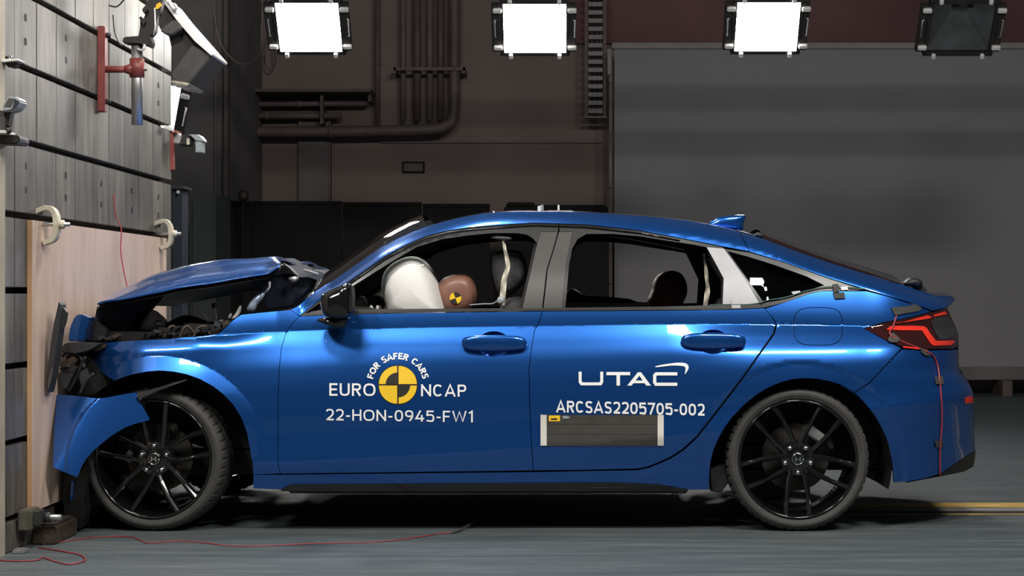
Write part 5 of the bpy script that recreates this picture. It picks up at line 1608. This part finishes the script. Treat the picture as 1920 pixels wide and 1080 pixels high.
webbing('seat_belt', [(1320, 476), (1323, 500), (1325, 520), (1327, 540), (1325, 556), (1322, 575)], 0.3, (4, 9), car)
prism('far_door_ledge', [(1055, 566), (1110, 566), (1235, 566), (1262, 573), (1262, 578), (1055, 578)], 1.55, 1.62, M['cpillar'], car, 0.004)
for pts in ([(1062, 546), (1070, 540), (1085, 546), (1092, 555), (1062, 556)],):
    pillow('cabin_instrument', pts, 1.3, 0.05, M['lampgrey'], car, smooth_outline=2)
prism('cabin_instrument_tray', [(1060, 552), (1110, 554), (1180, 560), (1200, 568), (1060, 568)], 1.2, 1.5, M['interior'], car, 0.004)

# ------------------------------------------------------------------ crash-test dummies
def dummy(head_poly, yc, half, m, label, seam=None, roundel=None, cx=860, cy=556, torso=None):
    d_ = empty('crash_test_dummy', P(*torso[0], yc))
    h = pillow('head', head_poly, yc, half, M[m], d_, power=0.5, rings=14)
    if seam:
        ys = yc
        ring = []
        for t in np.linspace(-math.pi / 2 - 0.9, -math.pi / 2 + 0.9, 17):
            pass
        pts = [P(seam[0], seam[1] + k * (seam[2] - seam[1]) / 12, yc - half * 0.92 * math.sqrt(max(0.02, 1 - ((k - 6) / 7.0) ** 2))) for k in range(13)]
        tube('skull_cap_seam', pts, 0.0022, M['skin2'], h, 6)
    if roundel:
        rx, ry, rr, yy = roundel
        def sec(name, a0_, a1_, m_, r_, o_):
            V = [P(rx, ry, yy - o_)] + [P(rx + r_ * math.cos(a), ry - r_ * math.sin(a), yy - o_) for a in np.linspace(a0_, a1_, 14)]
            mesh_obj(name, V, [(0, i + 1, i) for i in range(1, 14)], M[m_], h)
        for k in range(4):
            sec('target_quarter', k * math.pi / 2 + 0.35, (k + 1) * math.pi / 2 + 0.35, ('yellow', 'decalblack')[k % 2 == 0], rr, 0.0)
    # trunk, neck, arms, thighs as one grown skin
    me = bpy.data.meshes.new('body')
    J = [P(*torso[i], yc) for i in range(len(torso))]              # pelvis, chest, neck base, head
    sh, hp = 0.17, 0.10
    V = [J[0], J[0].lerp(J[1], 0.5), J[1], J[2], J[3]]
    E = [(0, 1), (1, 2), (2, 3), (3, 4)]
    rad = [0.13, 0.13, 0.14, 0.06, 0.055]
    for s in (-1, 1):
        b = len(V)
        V += [J[1] + Vector((0, s * sh, 0.04)), J[1] + Vector((-0.10, s * (sh + 0.02), -0.20)), J[1] + Vector((-0.33, s * 0.14, -0.18))]
        E += [(2, b), (b, b + 1), (b + 1, b + 2)]
        rad += [0.06, 0.048, 0.038]
        b = len(V)
        V += [J[0] + Vector((-0.06, s * hp, 0)), J[0] + Vector((-0.42, s * hp, 0.08)), J[0] + Vector((-0.60, s * hp, -0.22))]
        E += [(0, b), (b, b + 1), (b + 1, b + 2)]
        rad += [0.085, 0.065, 0.05]
    off = Vector(d_.location)
    me.from_pydata([tuple(v - off) for v in V], E, [])
    o = bpy.data.objects.new('body', me)
    link(o, d_)
    md = o.modifiers.new('skin', 'SKIN')
    for i, sv in enumerate(me.skin_vertices[0].data):
        sv.radius = (rad[i], rad[i])
        sv.use_root = (i == 0)
    o.modifiers.new('sub', 'SUBSURF').levels = 1
    me.materials.append(M[m])
    tag(d_, label, 'dummy', 'crash-test dummies in the car')
dummy([(816, 560), (818, 540), (830, 523), (850, 515), (870, 514), (884, 521), (892, 537), (894, 555), (889, 571), (875, 584), (850, 590), (826, 582)], 0.47, 0.085, 'skin',
      'crash-test dummy with pale brown head pressed into the white airbag', seam=(876, 520, 580), roundel=(854, 559, 11, 0.383), torso=[(905, 770), (890, 660), (874, 612), (862, 580)])
dummy([(1214, 566), (1217, 553), (1221, 543), (1224, 528), (1233, 516), (1248, 509), (1266, 508), (1280, 516), (1288, 534), (1288, 552), (1282, 566), (1276, 582), (1245, 586), (1226, 578)], 1.25, 0.075, 'skin2',
      'crash-test dummy with shade-darkened brown head in the rear seat', torso=[(1300, 760), (1285, 660), (1268, 612), (1258, 580)])

# loose dark strip leaning on the plywood by the nose
t = empty('trim_panel', P(100, 738, -0.14))
prism('panel_sheet', [(110, 565), (113, 570), (112, 600), (107, 640), (101, 680), (97, 708), (90, 738), (86, 724), (89, 690), (95, 645), (101, 605)], -0.19, -0.10, M['darkgrey'], t, 0.003)
prism('panel_flange', [(112, 568), (125, 586), (122, 604), (115, 622), (112, 600)], -0.15, -0.12, M['darkgrey'], t, 0.002)
prism('panel_glint', [(96, 690), (100, 688), (96, 712), (90, 732), (89, 715)], -0.196, -0.191, M['lampgrey'], t)  # paler sliver paints the reflected light low on the strip
tag(t, 'loose dark plastic strip standing between plywood and car nose', 'trim')
